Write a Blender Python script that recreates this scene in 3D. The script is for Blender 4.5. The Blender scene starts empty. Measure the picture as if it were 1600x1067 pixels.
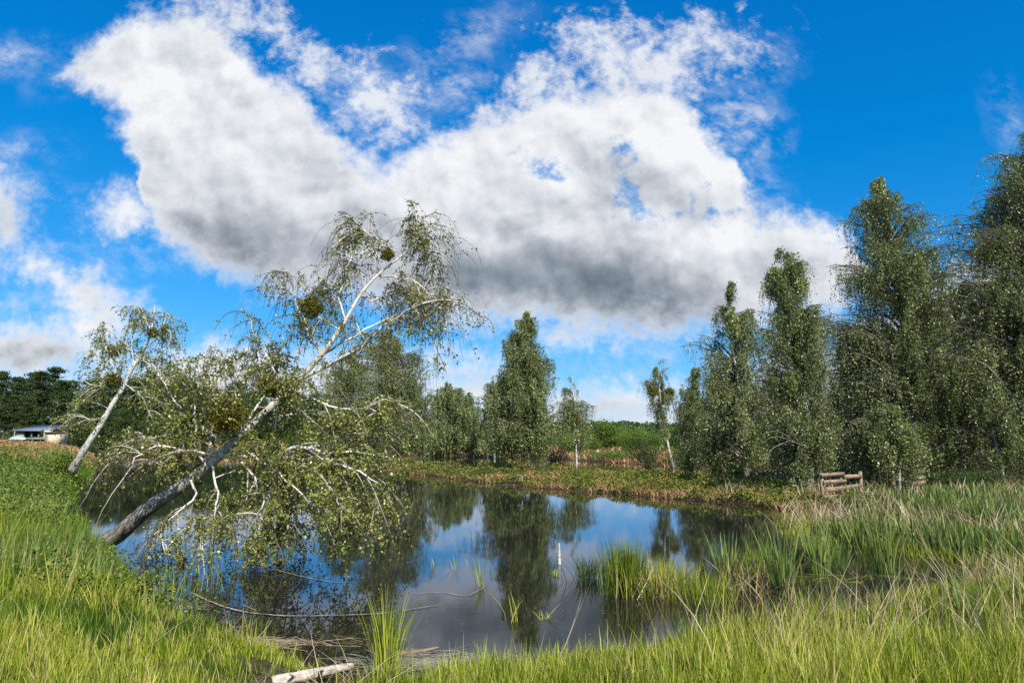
import bpy, math, random
import numpy as np
from mathutils import Vector
C = bpy.context.scene.collection
sc = bpy.context.scene
RNG = np.random.default_rng(7)
random.seed(7)
R_ = math.radians
# ------------------------------------------------------------------ camera
PITCH = R_(8.45); F = 1067.0; CAMH = 2.0
cam_d = bpy.data.cameras.new('camera'); cam = bpy.data.objects.new('camera', cam_d); C.objects.link(cam)
cam.location = (0, 0, CAMH); cam.rotation_euler = (R_(90) + PITCH, 0, 0)
cam_d.sensor_width = 36; cam_d.lens = 36 * F / 1600; cam_d.clip_start = .05; cam_d.clip_end = 6000
sc.camera = cam
# ------------------------------------------------------------------ light
SUN_EL, SUN_AZ = R_(42), R_(158)          # azimuth measured clockwise from +Y (view direction)
sun_d = bpy.data.lights.new('sun', 'SUN'); sun_d.energy = 5.0; sun_d.angle = R_(.5); sun_d.color = (1, .95, .86)
sun = bpy.data.objects.new('sun', sun_d); C.objects.link(sun)
sv = Vector((math.sin(SUN_AZ) * math.cos(SUN_EL), math.cos(SUN_AZ) * math.cos(SUN_EL), math.sin(SUN_EL)))
sun.rotation_euler = sv.to_track_quat('Z', 'Y').to_euler()
sc.view_settings.view_transform = 'Standard'; sc.view_settings.look = 'None'
sc.view_settings.exposure = 0.52; sc.view_settings.gamma = 1

def ray(px, py):
    u = (px - 800) / F; v = (533.5 - py) / F
    return np.array([u, math.cos(PITCH) - v * math.sin(PITCH), math.sin(PITCH) + v * math.cos(PITCH)])
def at(px, py, Y):
    d = ray(px, py); return np.array([0, 0, CAMH]) + d * (Y / d[1])
def gnd(px, py, z=0.):
    d = ray(px, py); return np.array([0, 0, CAMH]) + d * ((z - CAMH) / d[2])
def dirUW(px, py):
    d = ray(px, py); return d[0] / d[1], d[2] / d[1]

# ------------------------------------------------------------------ world: physical sky with broken cumulus
class NT:
    def __init__(s, nt): s.nt = nt; s.L = nt.links
    def n(s, t, **k):
        o = s.nt.nodes.new(t)
        for a, b in k.items(): setattr(o, a, b)
        return o
    def put(s, sock, v):
        if isinstance(v, bpy.types.NodeSocket): s.L.new(v, sock)
        elif v is not None: sock.default_value = v
    def m(s, op, a, b=None, c=None, clamp=False):
        o = s.n('ShaderNodeMath', operation=op, use_clamp=clamp)
        for i, v in enumerate((a, b, c)):
            if v is not None: s.put(o.inputs[i], v)
        return o.outputs[0]
    def ss(s, x, a, b, o0=0., o1=1.):
        o = s.n('ShaderNodeMapRange', interpolation_type='SMOOTHSTEP')
        s.put(o.inputs[0], x)
        for i, v in enumerate((a, b, o0, o1)): o.inputs[i + 1].default_value = v
        return o.outputs[0]
    def noise(s, vec, scale, detail=4, rough=.55, dist=0, col=False, lac=2.0):
        o = s.n('ShaderNodeTexNoise'); s.put(o.inputs['Vector'], vec)
        o.inputs['Scale'].default_value = scale; o.inputs['Detail'].default_value = detail
        o.inputs['Roughness'].default_value = rough; o.inputs['Distortion'].default_value = dist
        o.inputs['Lacunarity'].default_value = lac
        return o.outputs['Color' if col else 'Fac']
    def comb(s, x, y, z=0.):
        o = s.n('ShaderNodeCombineXYZ')
        for i, v in enumerate((x, y, z)): s.put(o.inputs[i], v)
        return o.outputs[0]
    def sep(s, v):
        o = s.n('ShaderNodeSeparateXYZ'); s.put(o.inputs[0], v); return o.outputs
    def mix(s, f, a, b, bt='MIX'):
        o = s.n('ShaderNodeMix', data_type='RGBA', blend_type=bt)
        s.put(o.inputs[0], f); s.put(o.inputs[6], a); s.put(o.inputs[7], b); return o.outputs[2]
    def ramp(s, f, stops):
        o = s.n('ShaderNodeValToRGB'); e = o.color_ramp.elements
        while len(e) > 1: e.remove(e[-1])
        e[0].position = stops[0][0]; e[0].color = (*stops[0][1], 1)
        for p, c in stops[1:]:
            q = e.new(p); q.color = (*c, 1)
        s.put(o.inputs[0], f); return o.outputs[0]
    def curve(s, x, pts, x0, x1, y0, y1):
        mr = s.m('DIVIDE', s.m('SUBTRACT', x, x0), x1 - x0, clamp=True)
        o = s.n('ShaderNodeFloatCurve'); c = o.mapping.curves[0]
        pts = [((a - x0) / (x1 - x0), (b - y0) / (y1 - y0)) for a, b in pts]
        while len(c.points) < len(pts): c.points.new(.5, .5)
        for q, (a, b) in zip(c.points, pts): q.location = (a, b); q.handle_type = 'VECTOR'
        o.mapping.update(); s.put(o.inputs['Value'], mr)
        return s.m('MULTIPLY_ADD', o.outputs[0], y1 - y0, y0)

world = bpy.data.worlds.new('World'); sc.world = world; world.use_nodes = True
wt = world.node_tree; wt.nodes.clear(); W = NT(wt)
def build_world():
    sky = W.n('ShaderNodeTexSky', sky_type='NISHITA'); sky.sun_disc = False
    sky.sun_elevation = SUN_EL; sky.sun_rotation = SUN_AZ; sky.ozone_density = 2.2; sky.dust_density = .25; sky.air_density = 1.0
    tc = W.n('ShaderNodeTexCoord').outputs['Generated']
    dx, dy, dz = W.sep(tc)
    front = W.ss(dy, .12, .3)
    dyc = W.m('MAXIMUM', dy, .12)
    U = W.m('DIVIDE', dx, dyc); V = W.m('DIVIDE', dz, dyc)
    q = W.comb(U, V, 0.)
    wob = W.noise(q, 5.5, 9, .6, col=True); wx, wy, wz = W.sep(wob)
    wob2 = W.noise(q, 26, 6, .62, col=True); vx, vy, vz = W.sep(wob2)
    def warp(a, w, v, k1, k2): return W.m('ADD', W.m('MULTIPLY_ADD', W.m('SUBTRACT', w, .5), k1, a), W.m('MULTIPLY', W.m('SUBTRACT', v, .5), k2))
    Uw = warp(U, wx, vx, .10, .045); Vw = warp(V, wy, vy, .09, .045)
    top = [(100, 112), (120, 92), (150, 62), (190, 30), (230, 18), (290, 10), (330, 22), (365, 62), (420, 100), (470, 130), (500, 175), (545, 225), (620, 250), (650, 226), (700, 208), (760, 190), (800, 170), (850, 140), (900, 125), (960, 118), (1050, 125), (1095, 180), (1140, 235), (1165, 290), (1185, 325), (1240, 335), (1300, 355), (1330, 385), (1360, 455), (1420, 470)]
    bot = [(100, 115), (120, 125), (150, 150), (190, 190), (215, 250), (225, 330), (255, 380), (300, 412), (350, 445), (400, 462), (470, 455), (560, 480), (640, 492), (700, 505), (740, 515), (850, 512), (960, 526), (1040, 535), (1100, 520), (1160, 508), (1240, 500), (1300, 492), (1360, 460), (1420, 470)]
    tp = [dirUW(*p) for p in top]; bp = [dirUW(*p) for p in bot]
    def mono(pts):
        o = [pts[0]]
        for a, b in pts[1:]:
            o.append((max(a, o[-1][0] + .004), b))
        return o
    x0, x1 = -.95, .62
    def ext(pts): return mono([(x0, -.3 if pts is bp else -.35)] + [(pts[0][0] - .01, pts[0][1])] + pts + [(x1, pts[-1][1])])
    ct = W.curve(Uw, mono([(x0, tp[0][1] - .1)] + tp + [(x1, .05)]), x0, x1, -.5, .9)
    cb = W.curve(Uw, mono([(x0, bp[0][1] + .1)] + bp + [(x1, .3)]), x0, x1, -.5, .9)
    dmain = W.m('MINIMUM', W.m('SUBTRACT', ct, Vw), W.m('SUBTRACT', Vw, cb))
    def ell(px, py, rx, ry, ang=0, raw=False):
        cu, cv = dirUW(px, py); ca, sa = math.cos(R_(ang)), math.sin(R_(ang))
        a = W.m('SUBTRACT', U if raw else Uw, cu); b = W.m('SUBTRACT', V if raw else Vw, cv)
        e1 = W.m('ADD', W.m('MULTIPLY', a, ca * F / rx), W.m('MULTIPLY', b, sa * F / rx))
        e2 = W.m('ADD', W.m('MULTIPLY', a, -sa * F / ry), W.m('MULTIPLY', b, ca * F / ry))
        r = W.m('SQRT', W.m('ADD', W.m('MULTIPLY', e1, e1), W.m('MULTIPLY', e2, e2)))
        return W.m('MULTIPLY', W.m('SUBTRACT', 1., r), min(rx, ry) / F)   # >0 inside, about metric
    d = dmain
    tear = W.m('SUBTRACT', W.m('ADD', W.m('MULTIPLY', W.noise(q, 14, 11, .66, .2), .6), W.m('MULTIPLY', W.noise(q, 48, 7, .65), .4)), .5)
    for e in [(215, 322, 60, 34, 0), (140, 452, 66, 42, -20), (165, 490, 60, 38, 0), (75, 425, 60, 20, -25),
              (60, 545, 130, 55, 0), (-20, 330, 62, 75, 0), (945, 517, 42, 18, 0), (875, 527, 40, 14, 0),
              (640, 447, 60, 45, 0), (720, 578, 70, 26, 0), (735, 612, 110, 32, 5), (950, 628, 120, 34, 0), (1000, 655, 150, 16, 0), (850, 650, 120, 22, 0),
              (330, 590, 150, 55, 0), (540, 590, 130, 45, 0), (1540, 480, 60, 55, 0), (1480, 540, 120, 80, 0), (1300, 600, 160, 60, 0)]:
        d = W.m('MAXIMUM', d, ell(*e))
    d = W.m('MULTIPLY_ADD', tear, .15, d)
    dens = W.ss(d, -.026, .036)
    # torn, half transparent wisps
    n3 = W.noise(q, 11, 10, .68, .35)
    n4 = W.noise(W.comb(W.m('MULTIPLY_ADD', V, .5, U), W.m('MULTIPLY', V, 1.25)), 24, 8, .66)
    wd = None
    for e in [(1170, 90, 60, 50, 0), (700, 130, 70, 45, 0), (580, 155, 110, 66, -25), (1160, 300, 70, 55, 0),
              (50, 305, 80, 34, -15), (60, 370, 80, 34, 0), (130, 100, 60, 30, 30), (700, 125, 80, 32, 10), (1150, 200, 75, 75, 0), (40, 235, 50, 24, 0), (210, 310, 40, 30, 0), (1000, 560, 190, 22, 0), (60, 480, 110, 40, 0), (250, 395, 70, 30, 0), (30, 80, 60, 30, 0), (1572, 180, 26, 48, 0), (720, 60, 90, 35, 20)]:
        v = ell(*e); wd = v if wd is None else W.m('MAXIMUM', wd, v)
    wsoft = W.ss(wd, -.03, .05)
    wn = W.ss(W.m('ADD', W.m('MULTIPLY', n3, .6), W.m('MULTIPLY', n4, .4)), .42, .68)
    wisp = W.m('MULTIPLY', W.m('MULTIPLY', wsoft, wn), .85)
    # holes of blue torn in the thin right lobe
    hole = None
    for e in [(990, 298, 20, 34, 0), (966, 235, 12, 16, 0), (845, 262, 22, 8, 0), (1120, 322, 34, 14, 0)]:
        v = ell(*e); hole = v if hole is None else W.m('MAXIMUM', hole, v)
    hole = W.m('MULTIPLY', W.ss(W.m('MULTIPLY_ADD', tear, .24, hole), -.012, .03), .8)
    dens = W.m('MULTIPLY', dens, W.m('SUBTRACT', 1., hole))
    thin = None     # thin upper lobe of the big cloud and the shreds over its left shoulder
    for e in [(1010, 95, 150, 62, 8), (1090, 72, 80, 46, 0), (930, 60, 60, 34, 0), (880, 150, 95, 55, 10), (850, 120, 50, 24, 0), (800, 200, 70, 55, 0), (590, 150, 85, 52, -30), (600, 185, 60, 34, 0), (330, 22, 70, 34, -30), (450, 55, 60, 30, -50), (505, 105, 50, 26, -40)]:
        v = ell(*e); thin = v if thin is None else W.m('MAXIMUM', thin, v)
    tfr = W.m('MULTIPLY', W.ss(W.m('MULTIPLY_ADD', tear, .34, thin), -.03, .055), .86)
    fr = W.m('MAXIMUM', W.m('MAXIMUM', dens, wisp), tfr)
    # clouds over the rest of the sky
    gb = W.noise(tc, 2.6, 8, .6); back = W.ss(gb, .50, .62)
    fr = W.m('ADD', W.m('MULTIPLY', fr, front), W.m('MULTIPLY', back, W.m('SUBTRACT', 1., front)))
    # thickness and lighting of the cloud body: bright tops, grey bases where the cloud is deep
    qo = W.comb(W.m('ADD', U, .018), W.m('ADD', V, .03), 0.)
    b0 = W.noise(q, 7.0, 6, .5, .25); b1 = W.noise(qo, 7.0, 6, .5, .25)
    s0 = W.noise(q, 18, 5, .55, .2); s1 = W.noise(W.comb(W.m('ADD', U, .008), W.m('ADD', V, .012)), 18, 5, .55, .2)
    emb = W.m('ADD', W.m('MULTIPLY', W.m('SUBTRACT', b0, b1), 1.35), W.m('MULTIPLY', W.m('SUBTRACT', s0, s1), .55))
    g = None
    for (px, py, rx, ry, ang, k) in [(400, 400, 180, 75, -22, .52), (860, 440, 210, 60, -6, .72), (1010, 500, 190, 45, 0, .62), (700, 480, 170, 45, 0, .45), (430, 290, 240, 130, -20, .12),
                                     (760, 370, 260, 90, 0, .10), (470, 450, 160, 45, -8, .5), (1180, 470, 200, 70, 0, .30), (1000, 300, 130, 90, 0, .14), (40, 560, 160, 40, 0, .45), (0, 345, 90, 70, 0, .4), (720, 592, 120, 16, 0, .35), (970, 640, 160, 16, 0, .35), (1240, 560, 160, 60, 0, .4)]:
        v = W.m('MULTIPLY', W.ss(ell(px, py, rx * 1.25, ry * 1.25, ang), -.02, min(rx, ry) / F * 1.1), k)
        g = v if g is None else W.m('ADD', g, W.m('MULTIPLY', v, W.m('SUBTRACT', 1., g)))
    low = W.m('MULTIPLY', W.m('SUBTRACT', W.noise(q, 3.0, 5, .5), .5), .3)
    g = W.m('SUBTRACT', W.m('ADD', W.m('ADD', W.m('MULTIPLY', g, .95), .13), low), W.m('MULTIPLY', emb, 1.0), clamp=True)
    g = W.m('MULTIPLY', g, W.ss(d, -.01, .08, .25, 1.))
    ccol = W.ramp(g, [(0, (.72, .73, .755)), (.22, (.57, .595, .63)), (.48, (.36, .39, .44)), (.75, (.21, .25, .295)), (1, (.12, .155, .195))])
    skyc = W.n('ShaderNodeGamma'); W.put(skyc.inputs[0], W.mix(1., sky.outputs[0], (.1, .1, .1, 1), 'MULTIPLY')); skyc.inputs[1].default_value = 1.25
    hs = W.n('ShaderNodeHueSaturation'); hs.inputs['Saturation'].default_value = 1.25; hs.inputs['Hue'].default_value = .488; W.put(hs.inputs['Color'], skyc.outputs[0]); hs.inputs['Value'].default_value = 1.3
    sr = W.n('ShaderNodeSeparateColor'); W.put(sr.inputs[0], hs.outputs[0]); kx = 1.275
    r_ = W.m('MAXIMUM', W.m('MULTIPLY_ADD', sr.outputs[0], .42, -.012), .001); g_ = W.m('MULTIPLY', W.m('POWER', W.m('MULTIPLY', sr.outputs[1], kx), .62), .60 / kx); b_ = W.m('MULTIPLY', W.m('POWER', W.m('MULTIPLY', sr.outputs[2], kx), .5), .98 / kx)
    cc_ = W.n('ShaderNodeCombineColor'); [W.put(cc_.inputs[i], v) for i, v in enumerate((r_, g_, b_))]
    col = W.mix(fr, cc_.outputs[0], ccol)
    bg = W.n('ShaderNodeBackground'); W.put(bg.inputs[0], col); bg.inputs[1].default_value = .89
    out = W.n('ShaderNodeOutputWorld'); wt.links.new(bg.outputs[0], out.inputs[0])
build_world()
world.cycles.sampling_method = 'MANUAL'; world.cycles.sample_map_resolution = 512
sc.cycles.max_bounces = 6; sc.cycles.transparent_max_bounces = 4; sc.cycles.diffuse_bounces = 2; sc.cycles.glossy_bounces = 3; sc.cycles.transmission_bounces = 3
sc.cycles.caustics_reflective = False; sc.cycles.caustics_refractive = False

# ------------------------------------------------------------------ helpers
def thing(name, label, cat, loc=(0, 0, 0), group=None):
    o = bpy.data.objects.new(name, None); C.objects.link(o); o.location = Vector([float(v) for v in loc])
    o.empty_display_size = .2; tag(o, label, cat, group); return o
def tag(o, label, cat, group=None, kind=None):
    if label: o['label'] = label
    if cat: o['category'] = cat
    if group: o['group'] = group
    if kind: o['kind'] = kind
    return o
def mesh(name, v, f, mat, parent=None, smooth=False, pt=None, vec=None, link=True):
    """v (N,3) world coordinates, f (M,3|4); placed relative to parent's location"""
    v = np.asarray(v, float); f = np.asarray(f, np.int64)
    if parent is not None: v = v - np.array(parent.location if parent.parent is None else parent['org'])
    me = bpy.data.meshes.new(name); k = f.shape[1]
    me.vertices.add(len(v)); me.vertices.foreach_set('co', v.astype(np.float32).ravel())
    me.loops.add(f.size); me.loops.foreach_set('vertex_index', f.astype(np.int32).ravel())
    me.polygons.add(len(f)); me.polygons.foreach_set('loop_start', (np.arange(len(f)) * k).astype(np.int32))
    if smooth: me.polygons.foreach_set('use_smooth', np.ones(len(f), bool))
    if pt is not None:
        a = me.attributes.new('var', 'FLOAT', 'POINT'); a.data.foreach_set('value', np.asarray(pt, np.float32))
    if vec is not None:
        a = me.attributes.new('bk', 'FLOAT_VECTOR', 'POINT'); a.data.foreach_set('vector', np.asarray(vec, np.float32).ravel())
    me.update(calc_edges=True); me.materials.append(mat)
    o = bpy.data.objects.new(name, me); C.objects.link(o)
    if parent is not None: o.parent = parent
    return o
def unit(a): return a / np.maximum(np.linalg.norm(a, axis=-1, keepdims=True), 1e-9)
def tubes(P, Rr, sides=5, off=0., cap=True):
    """P (N,K,3), Rr (N,K) -> verts, quads, bark vectors"""
    P = np.asarray(P, float); Rr = np.asarray(Rr, float); N, K, _ = P.shape
    T = np.empty_like(P); T[:, 1:-1] = P[:, 2:] - P[:, :-2]; T[:, 0] = P[:, 1] - P[:, 0]; T[:, -1] = P[:, -1] - P[:, -2]; T = unit(T)
    ref = np.zeros_like(T); ref[..., 1] = 1; m = np.abs(T[..., 1]) > .9; ref[m] = (1, 0, 0)
    A = unit(np.cross(T, ref)); B = np.cross(T, A)
    th = np.arange(sides) / sides * 2 * math.pi
    c, s = np.cos(th), np.sin(th)
    V = P[:, :, None] + Rr[:, :, None, None] * (A[:, :, None] * c[None, None, :, None] + B[:, :, None] * s[None, None, :, None])
    al = np.concatenate([np.zeros((N, 1)), np.cumsum(np.linalg.norm(np.diff(P, axis=1), axis=2), axis=1)], axis=1)
    bk = np.stack([Rr[:, :, None] * c + np.zeros_like(V[..., 0]), Rr[:, :, None] * s + np.zeros_like(V[..., 0]), al[:, :, None] + off + np.zeros_like(V[..., 0])], -1)
    idx = np.arange(N * K * sides).reshape(N, K, sides)
    a = idx[:, :-1]; b = idx[:, 1:]
    Fq = np.stack([a, np.roll(a, -1, 2), np.roll(b, -1, 2), b], -1).reshape(-1, 4)
    V = V.reshape(-1, 3); bk = bk.reshape(-1, 3)
    return V, Fq, bk
class Acc:
    def __init__(s): s.v = []; s.f = []; s.a = []; s.n = 0
    def add(s, v, f, a=None):
        s.v.append(v); s.f.append(np.asarray(f) + s.n); s.a.append(a); s.n += len(v); return s
    def get(s): return np.concatenate(s.v), np.concatenate(s.f), (np.concatenate(s.a) if s.a[0] is not None else None)
def resample(pts, K, smooth=True):
    pts = np.asarray(pts, float); d = np.r_[0, np.cumsum(np.linalg.norm(np.diff(pts[:, :3], axis=0), axis=1))]
    t = np.linspace(0, d[-1], K)
    if smooth and len(pts) > 2:
        # catmull-rom through the points
        out = []
        for q in t:
            i = min(max(np.searchsorted(d, q) - 1, 0), len(pts) - 2); w = (q - d[i]) / max(d[i + 1] - d[i], 1e-9)
            p0 = pts[max(i - 1, 0)]; p1 = pts[i]; p2 = pts[i + 1]; p3 = pts[min(i + 2, len(pts) - 1)]
            out.append(.5 * ((2 * p1) + (-p0 + p2) * w + (2 * p0 - 5 * p1 + 4 * p2 - p3) * w ** 2 + (-p0 + 3 * p1 - 3 * p2 + p3) * w ** 3))
        return np.array(out)
    return np.stack([np.interp(t, d, pts[:, k]) for k in range(pts.shape[1])], 1)
def rdir(n, rng): return unit(rng.normal(size=(n, 3)))
def leaves(Cn, size, rng, up=.25, hang=.5, wr=.62, bias=None):
    """ovate leaf quads round centres"""
    n = len(Cn); ax = rng.normal(size=(n, 3)); ax[:, 2] -= hang * 2; ax = unit(ax)
    nr = rng.normal(size=(n, 3)); nr[:, 2] += up
    if bias is not None: nr += bias
    nr = unit(nr - ax * np.sum(nr * ax, 1, keepdims=True)); sd = np.cross(ax, nr)
    L = (size * rng.uniform(.65, 1.25, n))[:, None]; w = L * wr * .5
    b = Cn - ax * L * .5
    V = np.stack([b, b + ax * L * .42 + sd * w + nr * L * .08, b + ax * L, b + ax * L * .42 - sd * w + nr * L * .08], 1).reshape(-1, 3)
    return V, np.arange(n * 4).reshape(n, 4)
def box(x0, x1, y0, y1, z0, z1):
    v = np.array([[x, y, z] for z in (z0, z1) for y in (y0, y1) for x in (x0, x1)], float)
    f = np.array([[0, 2, 3, 1], [4, 5, 7, 6], [0, 1, 5, 4], [2, 6, 7, 3], [0, 4, 6, 2], [1, 3, 7, 5]]); return v, f
def obox(c, ex, ey, ez):
    c, ex, ey, ez = map(lambda a: np.asarray(a, float), (c, ex, ey, ez)); v, f = box(-.5, .5, -.5, .5, -.5, .5)
    return c + v[:, :1] * ex + v[:, 1:2] * ey + v[:, 2:] * ez, f
def vnoise(x, y, s, seed=0):
    x = np.asarray(x) / s + 1000.3 + seed * 17.7; y = np.asarray(y) / s + 1000.7 + seed * 5.1
    xi = np.floor(x).astype(np.int64); yi = np.floor(y).astype(np.int64); fx = x - xi; fy = y - yi
    fx = fx * fx * (3 - 2 * fx); fy = fy * fy * (3 - 2 * fy)
    def h(a, b):
        n = (a * 374761393 + b * 668265263 + seed * 974711) & 0x7fffffff
        n = ((n ^ (n >> 13)) * 1274126177) & 0x7fffffff
        return ((n ^ (n >> 16)) & 0xffff) / 65535.
    return (h(xi, yi) * (1 - fx) + h(xi + 1, yi) * fx) * (1 - fy) + (h(xi, yi + 1) * (1 - fx) + h(xi + 1, yi + 1) * fx) * fy
def fbm(x, y, s, seed=0): return (vnoise(x, y, s, seed) * .55 + vnoise(x, y, s * .47, seed + 1) * .3 + vnoise(x, y, s * .21, seed + 2) * .15)

# ------------------------------------------------------------------ materials
def newmat(name):
    m = bpy.data.materials.new(name); m.use_nodes = True; m.node_tree.nodes.clear(); return m, NT(m.node_tree)
def fin(N, sh):
    o = N.n('ShaderNodeOutputMaterial'); N.L.new(sh, o.inputs[0])
def foliage_mat(name, stops, rough=.55, trans=.3, spec=.25, vscale=1.5):
    m, N = newmat(name)
    at_ = N.n('ShaderNodeAttribute', attribute_name='var')
    ob = N.n('ShaderNodeNewGeometry')
    big = N.noise(ob.outputs['Position'], vscale, 2)
    f = N.m('ADD', at_.outputs['Fac'], N.m('MULTIPLY', N.m('SUBTRACT', big, .5), .5), clamp=True)
    col = N.ramp(f, stops)
    b = N.n('ShaderNodeBsdfPrincipled'); N.put(b.inputs['Base Color'], col); b.inputs['Roughness'].default_value = rough
    b.inputs['Specular IOR Level'].default_value = spec
    t = N.n('ShaderNodeBsdfTranslucent'); N.put(t.inputs[0], N.mix(1., col, (1.3, 1.5, .6, 1), 'MULTIPLY'))
    mx = N.n('ShaderNodeMixShader'); mx.inputs[0].default_value = trans
    N.L.new(b.outputs[0], mx.inputs[1]); N.L.new(t.outputs[0], mx.inputs[2]); fin(N, mx.outputs[0]); return m
def simple_mat(name, stops, scale=4, rough=.8, det=6, stretch=(1, 1, 1), bump=.3, coord='Object', spec=.3):
    m, N = newmat(name); tc = N.n('ShaderNodeTexCoord'); mp = N.n('ShaderNodeMapping'); mp.inputs['Scale'].default_value = stretch
    N.L.new(tc.outputs[coord], mp.inputs[0]); n = N.noise(mp.outputs[0], scale, det, .6)
    b = N.n('ShaderNodeBsdfPrincipled'); N.put(b.inputs['Base Color'], N.ramp(n, stops)); b.inputs['Roughness'].default_value = rough; b.inputs['Specular IOR Level'].default_value = spec
    bp = N.n('ShaderNodeBump'); bp.inputs['Strength'].default_value = bump; bp.inputs['Distance'].default_value = .02; N.put(bp.inputs['Height'], n); N.L.new(bp.outputs[0], b.inputs['Normal'])
    fin(N, b.outputs[0]); return m
def bark_mat(name, rough_h=1.5, white=(.62, .60, .55), thr=.56, dark=(.035, .03, .026), tw=None):
    m, N = newmat(name); a = N.n('ShaderNodeAttribute', attribute_name='bk'); x, y, z = N.sep(a.outputs['Vector'])
    v1 = N.comb(N.m('MULTIPLY', x, 5.), N.m('MULTIPLY', y, 5.), N.m('MULTIPLY', z, 16.))
    n1 = N.noise(v1, 1.6, 6, .65); v2 = N.comb(N.m('MULTIPLY', x, 30.), N.m('MULTIPLY', y, 30.), N.m('MULTIPLY', z, 5.))
    n2 = N.noise(v2, 1.0, 6, .7); n3 = N.noise(a.outputs['Vector'], 2.2, 4, .6)
    base = N.ss(N.m('ADD', z, N.m('MULTIPLY', n3, 1.6)), rough_h * .6, rough_h * 1.6, 1., 0.)   # old fissured bark low on the stem
    marks = N.ss(n1, thr, thr + .07)
    wc = N.mix(N.ss(n3, .4, .7), (*white, 1), (white[0] * .62, white[1] * .58, white[2] * .5, 1))
    up = N.mix(marks, wc, (*dark, 1))
    lowc = N.ramp(n2, [(.3, (.03, .026, .02)), (.46, (.13, .11, .09)), (.56, (.34, .31, .265)), (.75, (.5, .47, .42))])
    col = N.mix(base, up, lowc)
    if tw:   # thin shoots of birch are dark red-brown, only thicker wood turns white
        rad = N.m('SQRT', N.m('ADD', N.m('MULTIPLY', x, x), N.m('MULTIPLY', y, y))); col = N.mix(N.ss(N.m('MULTIPLY_ADD', n3, tw[0], rad), tw[0] * 1.2, tw[1] + tw[0] * .5), (.075, .05, .04, 1), col)
    b = N.n('ShaderNodeBsdfPrincipled'); N.put(b.inputs['Base Color'], col); b.inputs['Roughness'].default_value = .75; b.inputs['Specular IOR Level'].default_value = .25
    bp = N.n('ShaderNodeBump'); bp.inputs['Distance'].default_value = .03; bp.inputs['Strength'].default_value = .8
    N.put(bp.inputs['Height'], N.m('ADD', N.m('MULTIPLY', n2, base), N.m('MULTIPLY', n1, .12))); N.L.new(bp.outputs[0], b.inputs['Normal']); fin(N, b.outputs[0]); return m
M = {}
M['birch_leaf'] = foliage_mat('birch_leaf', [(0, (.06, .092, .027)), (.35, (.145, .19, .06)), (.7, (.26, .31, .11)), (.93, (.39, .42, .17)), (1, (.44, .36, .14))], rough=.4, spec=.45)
M['birch_leaf_near'] = foliage_mat('birch_leaf_near', [(0, (.05, .075, .014)), (.35, (.14, .18, .03)), (.7, (.28, .30, .06)), (.9, (.42, .41, .12)), (1, (.46, .32, .09))], rough=.38, spec=.5)
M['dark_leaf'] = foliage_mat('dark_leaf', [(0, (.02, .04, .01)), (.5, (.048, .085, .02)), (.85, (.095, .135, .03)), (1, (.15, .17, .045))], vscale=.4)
M['pine_needle'] = foliage_mat('pine_needle', [(0, (.014, .03, .010)), (.5, (.035, .062, .017)), (.9, (.075, .11, .025)), (1, (.10, .11, .03))], trans=.12, vscale=.3)
M['shrub_leaf'] = foliage_mat('shrub_leaf', [(0, (.035, .07, .01)), (.5, (.10, .17, .022)), (.85, (.20, .25, .04)), (1, (.30, .26, .06))], vscale=.5)
M['brown_twig_leaf'] = foliage_mat('brown_twig_leaf', [(0, (.03, .022, .015)), (.5, (.10, .06, .03)), (1, (.2, .13, .06))], trans=.1)
M['herb'] = foliage_mat('herb', [(0, (.025, .045, .008)), (.3, (.075, .12, .018)), (.6, (.17, .20, .03)), (.8, (.30, .24, .06)), (1, (.36, .19, .09))], vscale=.9)
M['grass'] = foliage_mat('grass', [(0, (.03, .05, .006)), (.25, (.12, .18, .010)), (.5, (.27, .31, .028)), (.75, (.44, .46, .06)), (1, (.50, .38, .19))], trans=.28, vscale=.8)
M['grass_left'] = foliage_mat('grass_left', [(0, (.016, .038, .006)), (.35, (.065, .14, .010)), (.7, (.15, .25, .018)), (.92, (.30, .33, .04)), (1, (.40, .29, .11))], trans=.28, vscale=.6)
M['reed'] = foliage_mat('reed', [(0, (.03, .055, .015)), (.4, (.10, .16, .032)), (.8, (.27, .33, .09)), (1, (.42, .38, .19))], trans=.35, vscale=1.2)
M['straw'] = foliage_mat('straw', [(0, (.14, .09, .045)), (.4, (.30, .21, .11)), (.8, (.50, .40, .26)), (1, (.62, .55, .40))], trans=.15, vscale=1.2)
M['dry_bank'] = foliage_mat('dry_bank', [(0, (.10, .055, .022)), (.4, (.28, .15, .065)), (.75, (.48, .27, .13)), (1, (.56, .40, .24))], trans=.15, vscale=.6)
M['mistletoe'] = foliage_mat('mistletoe', [(0, (.04, .055, .006)), (.5, (.11, .115, .012)), (.85, (.22, .17, .02)), (1, (.33, .19, .02))], vscale=2)
M['bark'] = bark_mat('birch_bark'); M['bark_near'] = bark_mat('birch_bark_near', rough_h=3.2, white=(.66, .63, .57), thr=.57)
M['bark_dark'] = bark_mat('birch_bark_dark', rough_h=5.5)
M['branch'] = bark_mat('birch_branch_bark', rough_h=.01, white=(.66, .63, .58), thr=.60, dark=(.2, .17, .15), tw=(.0045, .012))
M['branch_far'] = bark_mat('birch_branch_far', rough_h=.01, white=(.5, .47, .43), thr=.6, dark=(.1, .08, .07), tw=(.02, .055))
M['branch_dark'] = simple_mat('branch_dark', [(.3, (.05, .04, .03)), (.7, (.13, .10, .08))], 6)
M['pine_bark'] = simple_mat('pine_bark', [(.3, (.05, .03, .02)), (.7, (.20, .11, .06))], 3)
M['deadwood'] = simple_mat('deadwood', [(.3, (.22, .17, .12)), (.5, (.45, .40, .33)), (.75, (.68, .63, .55))], 14, stretch=(1, 1, 3))
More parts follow.
